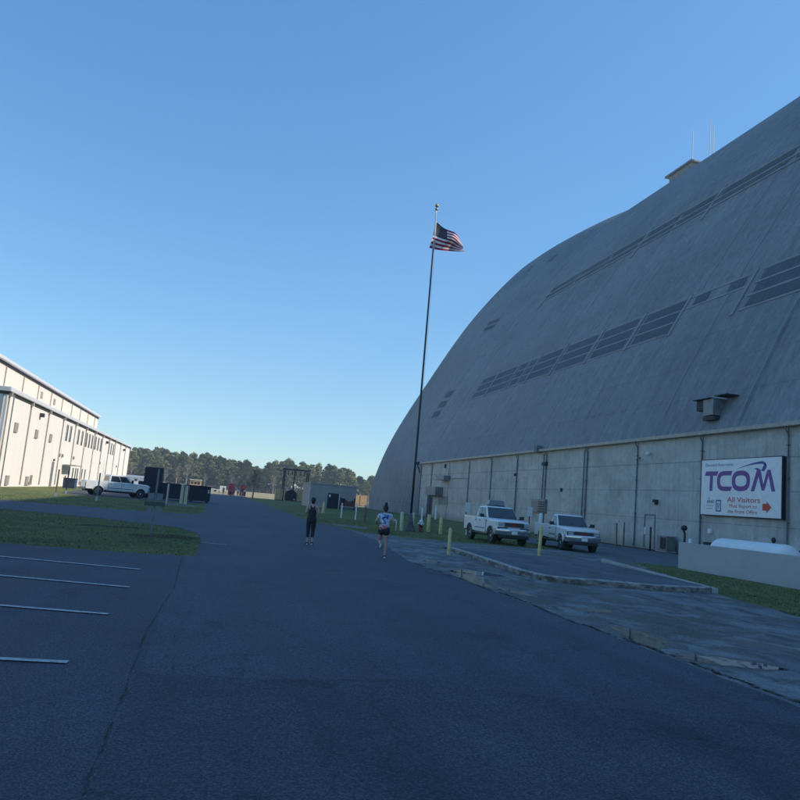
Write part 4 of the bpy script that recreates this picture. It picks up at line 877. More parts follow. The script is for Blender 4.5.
        for (d0, d1) in S['doors']:
            mb = MB(); y0 = sd_ * W * 0.999
            mb.box(d0, d1, min(y0, y0 + sd_ * 0.012), max(y0, y0 + sd_ * 0.012), rk + 0.06, belt - 0.075); dd = mb.build('door', M['carwhite'], T, bevel=0.006); mb = MB(); mb.box(d0 - .016, d1 + .016, min(y0 - sd_ * .004, y0 + sd_ * 0.003), max(y0 - sd_ * .004, y0 + sd_ * 0.003), rk + 0.045, belt - 0.062); mb.build('door_gap', M['dark'], dd)
            mb = MB(); mb.box(d0 + 0.08, d0 + 0.24, min(y0 + sd_ * .013, y0 + sd_ * .045), max(y0 + sd_ * .013, y0 + sd_ * .045), belt - 0.19, belt - 0.14, 0.008); mb.build('handle', M['blackplastic'], dd)
            mb = MB(); mb.box(d0 + 0.03, d1 - 0.03, min(y0 + sd_ * .0125, y0 + sd_ * .025), max(y0 + sd_ * .0125, y0 + sd_ * .025), 0.74, 0.79, 0.004); mb.build('side_moulding', M['stripe'] if kind == 'ext' else M['blackplastic'], dd)
        # bed side
        bo = [(xr + 0.03, 0.58)] + arch_pts(ra, ar, 0.58) + [(cb - 0.03, 0.54), (cb - 0.03, belt + 0.02), (xr, belt + 0.02), (xr, 0.75)]
        mb = MB(); mb.prism(bo, 'Y', sd_ * W * 0.88, sd_ * W * 0.985); bs = mb.build('bed_side', M['carwhite'], T, bevel=0.015)
        mb = MB(); mb.box(xr - 0.03, xr + 0.06, min(sd_ * W * .80, sd_ * W * .96), max(sd_ * W * .80, sd_ * W * .96), 0.82, 1.14, 0.01)
        mb.build('tail_light', M['lightred'], T)
        # arches: dark lip
        for ax in (fa, ra):
            mb = MB(); N_ = 12; pr = []
            for k in range(N_ + 1):
                a = math.pi * (0.03 + 0.94 * k / N_); pr.append((ax + (ar + 0.0) * math.cos(a), sd_ * (W * 0.985 if ax == ra else W), 0.42 + ar * math.sin(a)))
            mb.tube(pr, 0.030, 6); mb.build('arch_trim', M['carwhite'] if kind != 'ext' else M['greymetal'], T, True)
            w = bpy.data.objects.new('wheel', None); COL.objects.link(w); w.parent = T; w.location = (ax, sd_ * (W - 0.15), wr)
            wd = 0.125
            mb = MB(); mb.lathe([(wr * .62, -wd * .9), (wr * .93, -wd), (wr, -wd * .7), (wr, wd * .7), (wr * .93, wd), (wr * .62, wd * .9)], axis='Y', n=28); mb.build('tyre', M['rubber'], w, True).data.set_sharp_from_angle(angle=R(35))
            mb = MB(); o_ = sd_; mb.lathe([(wr * .60, -0.10), (wr * .60, 0.10)], axis='Y', n=24)
            rimo = MB(); yy = o_ * wd
            rimo.lathe([(wr * .64, 0.0), (wr * .64, yy * .86), (wr * .56, yy * .93), (wr * .50, yy * .55), (wr * .30, yy * .62), (wr * .16, yy * .95), (wr * .05, yy)], axis='Y', n=24)
            mb.bm.free(); rimo.build('rim', M['rim'], w, True).data.set_sharp_from_angle(angle=R(30))
            for k in range(6):
                a = k * math.pi / 3; hb_ = MB(); hb_.lathe([(0.035, yy * .66), (0.035, yy * .70)], (math.cos(a) * wr * .42, 0, math.sin(a) * wr * .42), 'Y', 8); hb_.build('rim_hole', M['dark'], w)
        # mirrors
        mb = MB(); mx = xc - 0.28; mb.box(mx - .07, mx + .09, min(sd_ * (W + .06), sd_ * (W + .28)), max(sd_ * (W + .06), sd_ * (W + .28)), belt + .02, belt + .20 + (0.1 if kind == 'crew' else 0), 0.02)
        mb.tube([(mx, sd_ * W * .94, belt + .03), (mx, sd_ * (W + .1), belt + .08)], 0.025, 6); mb.build('mirror', M['blackplastic'], T)
        # headlight
        nz = ho - 0.13
        mb = MB(); y0, y1 = sorted((sd_ * W * 0.54, sd_ * W * 0.88))
        if kind == 'reg': mb.box(xf - 0.20, xf - 0.045, y0 + .02, y1 - .02, nz - 0.20, nz - 0.06, 0.01); bz = MB(); bz.box(xf - 0.21, xf - 0.06, y0 - .01, y1 + .01, nz - .245, nz - .035); bz.build('headlight_bezel', M['blackplastic'], T)
        else: mb.box(xf - 0.24, xf - 0.04, y0, y1, nz - 0.14, nz + 0.05, 0.03)
        mb.build('headlight', M['headlight'], T)
        mb = MB(); y0, y1 = sorted((sd_ * W * 0.885, sd_ * W * 0.93)); mb.box(xf - 0.36, xf - 0.20, y0, y1, nz - 0.14, nz + 0.04, 0.01); mb.build('indicator', M['amber'], T)
    for sd_ in (-1, 1):
        mb = MB(); mb.box(ra + ar + .05, fa - ar - .05, min(sd_ * W * .84, sd_ * W * .975), max(sd_ * W * .84, sd_ * W * .975), rk - .07, rk - .004, 0.01); mb.build('sill', M['blackplastic'], T)
    mb = MB()
    for s_ in (-.35, .30): mb.tube([(xc + .02, s_, belt + .02), (xc - .16, s_ + .32, belt + .16)], 0.009, 5)
    mb.build('wipers', M['blackplastic'], T)
    # bed floor, bulkhead, tailgate
    mb = MB(); mb.box(xr + 0.05, cb - 0.06, -W * .879, W * .879, 0.66, 0.72); mb.box(cb - 0.10, cb - 0.03, -W * .879, W * .879, 0.721, belt + 0.01); mb.build('bed_floor', M['greymetal'], T)
    mb = MB(); mb.box(xr, xr + 0.045, -W * .79, W * .79, 0.70, belt + 0.01); tg = mb.build('tailgate', M['carwhite'], T, bevel=0.01)
    mb = MB(); mb.box(xr - 0.012, xr - 0.001, -.12, .12, belt - .16, belt - .10); mb.build('handle', M['blackplastic'], tg)
    mb = MB(); mb.box(xr - 0.14, xr - 0.02, -W * .93, W * .93, 0.50, 0.68, 0.03); mb.build('rear_bumper', M['chrome'] if kind != 'crew' else M['greymetal'], T)
    mb = MB(); mb.box(xr + 0.15, xf - 0.35, -W * .62, W * .62, 0.36, 0.56); mb.build('chassis', M['dark'], T)
    for ax in (fa, ra):
        mb = MB(); mb.box(ax - 0.06, ax + 0.06, -W * .8, W * .8, 0.32, 0.44)
        mb.build('axle', M['dark'], T)
        mb = MB(); mb.box(ax - ar - .04, ax + ar + .04, -W * .70, W * .70, 0.5, 0.98); mb.build('wheel_housing', M['dark'], T)
    # front: grille, bumper, plate
    nz = ho - 0.13
    gy = W * 0.53
    if kind == 'reg':
        mb = MB(); mb.box(xf - 0.06, xf + 0.012, -W * .52, W * .52, nz - .25, nz - .04, 0.008); g_ = mb.build('grille', M['blackplastic'], T)
        mb = MB()
        for zz in (nz - .26, nz - .03): mb.box(xf - 0.05, xf + 0.025, -W * .54, W * .54, zz, zz + .022)
        mb.build('grille_trim', M['chrome'], T)
    else:
        mb = MB(); mb.box(xf - 0.06, xf + 0.014, -gy, gy, nz - .17, nz + .03, 0.008); g_ = mb.build('grille', M['blackplastic'], T)
        mb = MB(); mb.box(xf - 0.04, xf + 0.026, -gy, gy, nz + .032, nz + .058); mb.box(xf - 0.04, xf + 0.026, -gy, gy, nz - .20, nz - .172)
        for s_ in (-1, 1): mb.box(xf - 0.04, xf + 0.024, min(s_ * gy, s_ * (gy + .028)), max(s_ * gy, s_ * (gy + .028)), nz - .19, nz + .05)
        mb.build('grille_trim', M['chrome'], T)
        mb = MB(); mb.box(xf - 0.18, xf - 0.03, -W * .88, W * .88, nz - .255, nz - .205, 0.01); mb.build('lower_valance', M['blackplastic'], T)
    for k in range(3):
        mb = MB(); zz = nz - .22 + k * .06 + (0.05 if kind != 'reg' else 0); mb.box(xf + 0.015, xf + 0.022, -gy + .03, gy - .03, zz, zz + .010); mb.build('grille_bar', M['greymetal'], g_)
    if kind != 'crew':
        q = text('GMC', 0, 0, 0.15, simple('red_badge', (0.5, 0.03, 0.03), 0.4), 'CENTER', 0.004, T, 0.0, None, 'badge', 0.01)
        q.rotation_euler = (math.pi / 2, 0, math.pi / 2); q.location = (xf + 0.034, 0, nz - (0.20 if kind == 'reg' else 0.13))
    bmz = 0.52 if kind != 'reg' else 0.50
    mb = MB(); rows = []
    for l in [-1, -.8, -.4, 0, .4, .8, 1]:
        bx = xf + 0.12 - 0.20 * l * l; rows.append([mb.bm.verts.new((x, l * W * .985, z)) for x, z in ((bx - .22, bmz), (bx - .03, bmz), (bx, bmz + .05), (bx, bmz + .29), (bx - .05, bmz + .35), (bx - .22, bmz + .35))])
    for A, B in zip(rows, rows[1:]):
        for k in range(6): mb.bm.faces.new((A[k], A[(k + 1) % 6], B[(k + 1) % 6], B[k]))
    mb.bm.faces.new(rows[0]); mb.bm.faces.new(list(reversed(rows[-1]))); bp_ = mb.build('front_bumper', M['chrome'], T, bevel=0.012)
    mb = MB(); mb.box(xf + 0.121, xf + 0.135, -.16, .16, bmz + .07, bmz + .24, 0.003); pl = mb.build('licence_plate', M['white'], bp_)
    mb = MB(); mb.box(xf - 0.2, xf + 0.02, -W * .8, W * .8, bmz - .14, bmz - .004, 0.02); mb.build('air_dam', M['blackplastic'], T)
    if kind == 'ext':
        lb = bpy.data.objects.new('light_bar', None); COL.objects.link(lb); lb.parent = T
        mb = MB(); mb.prism([(-.48, top + .06), (.48, top + .06), (.40, top + .34), (-.40, top + .34)], 'X', -0.35, -0.05); mb.build('lens', simple('smoked_lens', (0.22, 0.25, 0.28), 0.2), lb, bevel=0.02)
        mb = MB(); mb.box(-.34, -.06, -.5, .5, top + 0.01, top + .058); mb.build('base', M['blackplastic'], lb)
    return T
GP = 'white pickup trucks'
pickup('white extended cab pickup with a light bar, nearest the flagpole', (15.5, 39.2, 0), R(-92), 'ext', 'white pickups parked beside the hangar')
pickup('white two door single cab pickup parked at the right of the pair', (19.13, 37.84, 0), R(-98), 'reg', 'white pickups parked beside the hangar')
t3_ = pickup('white four door pickup parked by the cream building, seen from the side', (-8.55, 72.6, 0), R(25), 'crew', None)

t3_.scale = (0.96, 0.96, 0.96)

# ------------------------------------------------------------------ left building
LB = thing('cream_warehouse', 'long cream metal warehouse with a stepped roof at the left', 'warehouse', (-18.5, 71.8, 0))
LO = Vector((-18.5, 71.8, 0)); LEN = 100.6
def lbx(mb, x0, x1, y0, y1, z0, z1, bev=0): mb.box(x0 + 18.5, x1 + 18.5, y0 - 71.8, y1 - 71.8, z0, z1, bev)
mb = MB(); lbx(mb, -60, -18.5, 71.95, 172.4, -0.1, 8.2); mb.build('lower_wall', M['siding'], LB)
mb = MB(); lbx(mb, -60, -18.51, 71.8, 71.948, -0.1, 8.2); mb.build('end_wall', M['siding_end'], LB)
mb = MB(); lbx(mb, -59, -24.5, 74, 163.5, 8.9, 13.3); mb.build('upper_wall', M['siding2'], LB)
mb = MB(); lbx(mb, -60.5, -18.2, 71.5, 172.7, 8.45, 8.88, 0.06); mb.build('lower_roof', M['fascia'], LB)
mb = MB(); lbx(mb, -60, -18.42, 71.75, 172.5, 8.202, 8.448); mb.build('eave_gutter_shadow', M['dark'], LB)  # dark strip standing in for the shadow line under the lower roof edge
mb = MB(); lbx(mb, -59.5, -24.0, 73.6, 163.9, 13.62, 14.0, 0.05); mb.build('upper_roof', M['fascia'], LB)
mb = MB(); lbx(mb, -59, -24.4, 73.9, 163.6, 13.302, 13.618); mb.build('upper_gutter_shadow', M['dark'], LB)  # shade below the upper roof edge, painted as a dark band
M['seam'] = simple('brown_downpipe', (0.34, 0.31, 0.29), 0.6, var=0.2)
for k in range(13):
    y = 72.2 + k * 8.36
    mb = MB(); mb.box(0.002, 0.13, y - 71.8 - 0.05, y - 71.8 + 0.05, 0.2, 8.2); mb.box(0.02, 0.30, y - 71.8 - 0.16, y - 71.8 + 0.16, 8.05, 8.44); mb.build('downpipe', M['seam'], LB)
for k in range(11):
    y = 76 + k * 8.3; mb = MB(); mb.box(-5.998, -5.88, y - 71.8 - 0.06, y - 71.8 + 0.06, 9.16, 13.3); mb.build('upper_downpipe', M['seam'], LB)
for k in range(3):
    mb = MB(); mb.box(-41.5 + k * .9 + 40.2 - 0, -41.4 + k * .9 + 40.2, -0.06, -0.001, 0, 8.2); mb.build('corner_trim', M['seam'], LB)
M['vent'] = simple('vent_grey', (0.30, 0.29, 0.28), 0.6, var=0.2)
def lw(name, y0, y1, z0, z1, mat, d=0.05, x=0.002): mb = MB(); mb.box(x, x + d, y0 - 71.8, y1 - 71.8, z0, z1, 0.01); return mb.build(name, mat, LB)
for y, z in ((76, 5.55), (84.4, 5.5), (91.4, 5.5), (75.7, .6), (83.3, .6)): v = lw('vent', y - .55, y + .55, z - .45, z + .45, M['vent'], 0.12)
lw('vent', 111, 112, 11.7, 12.6, M['vent'], 0.1, -5.998); lw('vent', 119.6, 120.6, 11.7, 12.6, M['vent'], 0.1, -5.998)
for y, z in ((85, 8.0 - .35), (135.5, 7.6), (160.9, 7.5)): lw('flood_lamp', y - .3, y + .3, z - .3, z + .1, M['dark'], 0.4)
for y in (84.8, 84.0): lw('pipe_stub', y - .15, y + .15, 0.2, 1.2 if y > 84.5 else .5, M['vent'], 0.2)
dr = lw('door', 94.4, 95.5, 0.05, 2.9, M['greymetal'], 0.06); lw('door_light', 94.8, 95.2, 3.0, 3.25, M['dark'], 0.15)
for y in (100.4, 102.8, 108.6, 111.6, 115.3, 117.9, 120.6, 123.9, 126.8, 129.7, 139.6, 142.6, 145.6):
    w_ = lw('window', y - .42, y + .42, 5.75, 7.7, M['glass'], 0.03); mb = MB()
    for a, b in ((-.5, -.422), (.422, .5)): mb.box(0.002, 0.08, y - 71.8 + a, y - 71.8 + b, 5.68, 7.77)
    mb.build('frame', M['vent'], w_)
for y in (108.4, 110.4, 112.0, 115.6, 118.2):
    lw('window', y - .35, y + .35, 0.85, 2.5, M['glass'], 0.03)
for y in (97.6, 99.4, 107.0, 131, 153): lw('bracket_lamp', y - .15, y + .15, 3.6, 4.0, M['vent'], 0.2)
mb = MB(); mb.box(0.1, 1.6, 100.5 - 71.8, 105.5 - 71.8, 2.7, 2.8); mb.build('canopy', M['seam'], LB)
bin_ = thing('refuse_bin', 'dark blue refuse bin behind the tail of the pickup', 'bin', (-15.2, 88.5, 0))
mb = MB(); mb.prism([(-.7, 0.12), (.7, 0.12), (.8, 1.15), (-.8, 1.15)], 'X', -.6, .6); mb.build('tub', simple('bin_blue', (0.03, 0.05, 0.11), 0.5), bin_, bevel=0.02)
mb = MB(); mb.box(-.64, .64, -.84, .84, 1.152, 1.22, 0.02); mb.build('lid', M['dark'], bin_)
mb = MB(); mb.box(-18.35, -18.3, 103.2, 105.4, 0.8, 1.5); mb.box(-18.34, -18.3, 104.2, 104.3, 0, 0.8); tag(mb.build('notice_board', M['white']), 'small white notice board at the warehouse wall', 'sign')

# posts in the left verge
def vpost(x, y, h, label, mat, base=True):
    t = thing('verge_post', label, 'post', (x, y, 0), 0.1, 'posts in the left verge')
    mb = MB(); mb.box(-.05, .05, -.05, .05, 0.3, h, 0.008); mb.build('shaft', mat, t)
    mb = MB(); mb.box(-.075, .075, -.075, .075, 0, 0.298, 0.01); mb.build('foot', M['lightmetal'], t)
vpost(-10.7, 57.4, 1.95, 'leftmost dark post with a white foot, by the warehouse', M['wood'])
vpost(-11.9, 68, 2.0, 'dark post with a white foot just left of the side-on pickup', M['blackplastic'])
vpost(-7.7, 55.7, 1.95, 'grey post with a white foot in front of the side-on pickup', M['greymetal'])
mb = MB(); mb.tube([(-3.36, 62, 0), (-3.36, 62, 1.6)], 0.075, 10); tag(mb.build('pale_post', M['lightmetal'], None), 'slim pale post in front of the long dark container', 'post')
pp = thing('gate_post', 'thick pale yellow post pair in front of the dark container', 'post', (-2.25, 66, 0))
for a in (-.17, .17):
    mb = MB(); mb.box(a - .13, a + .13, -.13, .13, 0, 1.62 - abs(a) * .4 * (a > 0), 0.01); mb.build('post', M['paleyellow'], pp)
# street sign on a post with plates
M['disc'] = simple('sign_back', (0.22, 0.23, 0.25), 0.6, 0.2)
ss = thing('road_sign', 'tall thin signpost with small plates on the left grass patch', 'sign', (-1.78, 26.0, 0), 0.05)
mb = MB(); mb.box(-.03, .03, -.03, .03, 0, 2.15, 0.004); mb.build('post', M['greymetal'], ss)
mb = MB(); mb.box(-.33, .33, -.075, -.045, 0.92, 1.06, 0.005); mb.build('crossbar', simple('green_grey', (0.07, 0.09, 0.085), 0.6), ss)
for x in (-.14, .14):
    mb = MB(); mb.box(x - .10, x + .10, -.06, -.035, 1.12, 1.34, 0.004); mb.build('plate', M['disc'], ss)
    mb = MB(); mb.lathe([(0.085, -.075), (0.085, -.05)], (x * 1.15, 0, 0.80), 'Y', 18); mb.build('disc', M['disc'], ss)
# dark containers
c1 = thing('steel_container', 'tall narrow dark navy steel container standing on end', 'container', (-5.75, 78.2, 0))
mb = MB(); mb.box(-.85, .85, -1, 1, 0.12, 3.05, 0.03); mb.build('body', M['navy'], c1)
mb = MB()
for k in range(6): mb.box(-.9, .9, -1.06, -1.002, 0.35 + k * .48, 0.43 + k * .48)
mb.build('ribs', M['navy'], c1)
mb = MB(); mb.box(-1.35, -.852, -.8, .4, 0.9, 1.6, 0.04); mb.build('hopper', M['navy'], c1)
mb = MB(); mb.box(-.8, .8, -.9, .9, 0, 0.118); mb.build('skids', M['dark'], c1)
def rolloff(x0, x1, y, h, label):
    c = thing('waste_skip', label, 'skip', ((x0 + x1) / 2, y, 0), 0, 'long dark waste skips'); w = (x1 - x0) / 2
    mb = MB(); t = 0.06
    mb.box(-w, w, -1.1, -1.1 + t, 0.15, h); mb.box(-w, w, 1.1 - t, 1.1, 0.15, h); mb.box(-w, -w + t, -1.039, 1.039, 0.15, h); mb.box(w - t, w, -1.039, 1.039, 0.15, h); mb.box(-w + t + .001, w - t - .001, -1.039, 1.039, 0.15, 0.2); mb.build('hopper', M['navy'], c)
    mb = MB(); n = int(w * 2 / .6)
    for k in range(n + 1): xx = -w + .04 + k * (2 * w - .08) / n; mb.box(xx - .04, xx + .04, -1.18, -1.102, 0.2, h - .08)
    mb.box(-w - .03, w + .03, -1.2, -1.102, h - .078, h + .02); mb.build('ribs', M['navy'], c)
    for k in (-1, 1):
        mb = MB(); mb.tube([(k * w * .7, -1.0, .09), (k * w * .7, -.8, .09)], .09, 10); mb.build('roller', M['dark'], c)
        mb = MB(); mb.box(k * w * .8 - .06, k * w * .8 + .06, -1.0, 1.0, 0.0, 0.149); mb.build('skid', M['dark'], c)
    return c
rolloff(-4.8, -2.25, 77.5, 1.6, 'dark waste skip right beside the tall container')
c3 = rolloff(-2.15, -0.1, 76.5, 1.62, 'dark waste skip at the right end with a small white label')
mb = MB(); mb.box(.75, .92, -1.215, -1.205, .95, 1.3); mb.build('label_plate', M['lightmetal'], c3)

# ------------------------------------------------------------------ blockhouse and things around it
bh = thing('blockhouse', 'small flat-roofed grey building with a dark door, past the runners', 'building', (16.7, 105, 0))
mb = MB(); mb.box(-3.3, 3.3, 0, 8.5, -.1, 3.25); mb.build('wall', M['greyblock'], bh)
mb = MB(); mb.box(-3.4, 3.4, -.1, 8.6, 3.252, 3.42, 0.02); mb.build('roof', M['conc'], bh)
mb = MB(); mb.box(-.75, .85, -.05, -.002, 0, 2.15, 0.01); d_ = mb.build('door', M['navy'], bh)
mb = MB(); mb.box(-.6, -.35, -.08, -.052, 1.6, 1.95); mb.build('notice', M['white'], d_); mb = MB(); mb.box(.86, .95, -.06, -.002, 0, 2.2); mb.build('door_jamb', M['white'], bh)
bk = thing('machinery_rack', 'dark red-brown rack of machinery against the grey building', 'rack', (18.6, 104, 0))
for k in range(4):
    mb = MB(); mb.box(-.9 + k * .5, -.55 + k * .5, -.35, .35, .5, 1.2 + .15 * (k % 2), .04); mb.build('unit', simple('rust%d' % k, (0.10 + .03 * k, 0.05, 0.045), .7, var=.3), bk)
for sx in (-.95, 1.05):
    mb = MB(); mb.box(sx - .04, sx + .04, -.3, .3, 0, 1.7); mb.build('upright', M['dark'], bk)
mb = MB(); mb.box(-.909, 1.009, -.36, .36, .4, .49); mb.build('shelf', M['lightmetal'], bk)
mb = MB(); mb.lathe([(0.22, 0), (0.22, .03), (0.15, .04), (0.09, 1.05), (0.05, 1.1)], n=14); o = mb.build('traffic_cone', M['yellow'], None, True); o.location = (11.0, 74.5, 0); tag(o, 'tall yellow cone on the grass in front of the grey building', 'cone')
s1 = thing('meter_post', 'white post with a dark box on top, on the grass before the grey building', 'post', (10.7, 62, 0))
mb = MB(); mb.box(-.05, .05, -.05, .05, 0, 1.25); mb.build('post', M['white'], s1); mb = MB(); mb.box(-.2, .2, -.12, .12, 1.252, 1.65, .02); mb.build('box', M['navy'], s1)
s2_ = thing('meter_post', 'plain slim white post, middle of three posts right of the grey building', 'post', (11.5, 59.75, 0))
mb = MB(); mb.box(-.045, .045, -.045, .045, 0, 1.3); mb.build('post', M['white'], s2_); mb = MB(); mb.lathe([(.07, 1.301), (.04, 1.36)], n=10); mb.build('cap', M['lightmetal'], s2_)
s3_ = thing('meter_post', 'short reddish brown post nearest the second runner', 'post', (11.1, 54, 0))
mb = MB(); mb.box(-.07, .07, -.07, .07, 0, 1.15, .01); mb.build('post', simple('brown_post', (.22, .12, .09), .8, var=.2), s3_); mb = MB(); mb.box(-.12, .12, -.05, .05, 1.152, 1.3, .01); mb.build('tag_plate', M['lightmetal'], s3_)
def crate(x0, x1, y, h, label, mat=None, d=2.2):
    t = thing('storage_crate', label, 'crate', ((x0 + x1) / 2, y, 0), 0, 'tan storage crates'); w = (x1 - x0) / 2
    mb = MB(); mb.box(-w, w, 0, d, .1, h, .02); mb.build('box', mat or M['tan'], t)
    mb = MB()
    for xx in (-w + .06, 0, w - .06): mb.box(xx - .06, xx + .06, -.06, -.002, .12, h - .02)
    mb.box(-w, w, -.05, -.003, h * .5 - .05, h * .5 + .05) if False else None
    mb.build('battens', simple('batten', (.5, .34, .18), .7), t); mb = MB(); mb.box(-w + .1, w - .1, .1, d - .1, 0, .098); mb.build('pallet', M['wood'], t)
crate(12.3, 14.2, 150, 2.25, 'sunlit tan crate left of the dark round tank')
crate(16.5, 17.9, 150, 2.5, 'narrow sunlit tan crate peeking out left of the grey building')
crate(31.6, 35.4, 170, 2.5, 'wide sunlit tan crate between the grey building and the hangar')
dt = thing('round_tank', 'dark round-topped tank between two tan crates', 'tank', (15.35, 150.5, 0))
mb = MB(); pr = [(-1.0, 0.1), (1.0, 0.1), (1.05, 1.3)] + [(1.05 * math.cos(a * math.pi / 10), 1.3 + .95 * math.sin(a * math.pi / 10)) for a in range(1, 10)] + [(-1.05, 1.3)]
mb.prism(pr, 'Y', -.9, .9); mb.build('shell', M['navy'], dt, bevel=.03); mb = MB(); mb.box(-.9, .9, -.8, .8, 0, .098); mb.build('plinth', M['conc'], dt); mb = MB(); mb.box(.6, .8, -.96, -.902, .3, .55); mb.build('plate', M['white'], dt)
gt = thing('steel_gantry', 'dark open steel gantry standing above the tank and crates', 'gantry', (13.7, 149, 0))
for x, y in ((0, 0), (1.9, 0), (4.7, 0), (0, 3), (4.7, 3)):
    mb = MB(); mb.box(x - .1, x + .1, y - .1, y + .1, 0, 6.2 if x < 4 else 6.0); mb.build('column', M['dark'], gt)
mb = MB(); mb.box(-.3, 5.0, -.1, .1, 6.201, 6.42); mb.box(-.3, 5.0, 2.9, 3.1, 6.201, 6.42); mb.box(-.1, .1, .101, 2.899, 6.201, 6.42); mb.box(4.6, 4.8, .101, 2.899, 6.201, 6.42); mb.build('beam', M['dark'], gt)
for k in range(5):
    mb = MB(); mb.lathe([(.1, 5.2), (.16, 5.4), (.1, 5.6), (.16, 5.8), (.08, 6.2)], (.6 + k * .8, 0, 0), 'Z', 10); mb.build('insulator', M['wood'], gt, True)

# ------------------------------------------------------------------ far objects
def toilet(x, y, label):
    t = thing('portable_toilet', label, 'portable toilet', (x, y, 0), .05, 'dark red portable toilets')
    mb = MB(); mb.box(-.6, .6, -.6, .6, .1, 2.25, .04); mb.build('cabin', M['red'], t)
    mb = MB(); mb.prism([(-.64, 2.252), (.64, 2.252), (.5, 2.45), (0, 2.55), (-.5, 2.45)], 'Y', -.64, .64); mb.build('roof', simple('maroon', (.10, .02, .03), .5), t); mb = MB(); mb.box(-.42, .42, -.63, -.602, .2, 2.0, .01); mb.build('door', simple('doorred', (.11, .015, .03), .5), t)
toilet(4.0, 166, 'left one of two dark red portable toilets behind the walkers'); toilet(6.5, 166, 'right one of two dark red portable toilets behind the walkers')
wb_ = thing('box_trailer', 'small white box trailer beyond the walkers', 'trailer', (2.75, 205, 0))
mb = MB(); mb.box(-.8, .8, -1.2, 1.2, .45, 1.9, .04); mb.build('box', M['white'], wb_)
for sx in (-.85, .85):
    mb = MB(); mb.lathe([(.3, -.08), (.3, .08)], (sx, 0, .3), 'X', 14); mb.build('wheel', M['rubber'], wb_)
sh = thing('far_shed', 'low white shed in front of the woods beside the warehouse', 'shed', (-30, 300, 0))
mb = MB(); mb.box(-9, 9, 0, 6, 0, 2.3); mb.build('wall', M['white'], sh); mb = MB(); mb.prism([(-.4, 2.3), (6.4, 2.3), (3, 3.1)], 'X', -9.3, 9.3); mb.build('roof', M['lightmetal'], sh)
for k in range(4):
    mb = MB(); mb.box(-7 + k * 4, -6 + k * 4, -.03, -.002, .9, 1.8); mb.build('window', M['glass'], sh)
hut = thing('far_hut', 'tan hut with three small windows beyond the dark skips', 'hut', (-3.9, 180, 0))
mb = MB(); mb.box(-1.25, 1.25, 0, 2.4, 0, 2.7); mb.build('wall', M['tan'], hut); mb = MB(); mb.box(-1.4, 1.4, -.15, 2.55, 2.702, 2.85); mb.build('roof', M['white'], hut)
for k in range(3):
    mb = MB(); mb.box(-1.0 + k * .75, -.5 + k * .75, -.03, -.002, 1.75, 2.25); mb.build('window', M['glass'], hut)
def car(x, y, rz, col, label):
    t = thing('parked_car', label, 'car', (x, y, 0), rz, 'cars parked far off by the woods')
    cm = simple('car_paint', col, .3, coat=.5)
    mb = MB(); mb.prism([(-2.2, .35), (2.15, .35), (2.2, .7), (1.3, .85), (-2.1, .95), (-2.25, .7)], 'Y', -.85, .85); mb.build('body', cm, t, bevel=.05)
    mb = MB(); mb.prism([(-1.7, .92), (.95, .88), (.35, 1.38), (-1.2, 1.42)], 'Y', -.72, .72); mb.build('window_band', M['glass'], t, bevel=.04)
    mb = MB(); mb.prism([(-1.25, 1.425), (.38, 1.385), (.2, 1.45), (-1.1, 1.48)], 'Y', -.7, .7); mb.build('roof', cm, t)
    for ax in (-1.35, 1.35):
        for s_ in (-.8, .8):
            mb = MB(); mb.lathe([(.31, -.09), (.31, .09)], (ax, s_, .31), 'Y', 14); mb.build('wheel', M['rubber'], t)
car(-13.2, 222, .1, (.6, .58, .57), 'pale grey far car left of the group beyond the skips'); car(-8.0, 224, .0, (.75, .74, .72), 'white far car just left of the tan hut'); car(-11, 238, 0, (.35, .08, .06), 'red far car glimpsed between two pale ones')
car(-.4, 240, .2, (.5, .48, .45), 'beige far car right of the tan hut')
mb = MB()
for k in range(46): mb.box(-60 + k * 4, -59.86 + k * 4, 395, 395.14, 0, 1.9)
mb.box(-60, 121, 395.02, 395.1, 1.7, 1.78); mb.box(-60, 121, 395.02, 395.1, .9, .98); tag(mb.build('far_fence', M['palebark']), 'long pale fence running in front of the woods', 'fence')

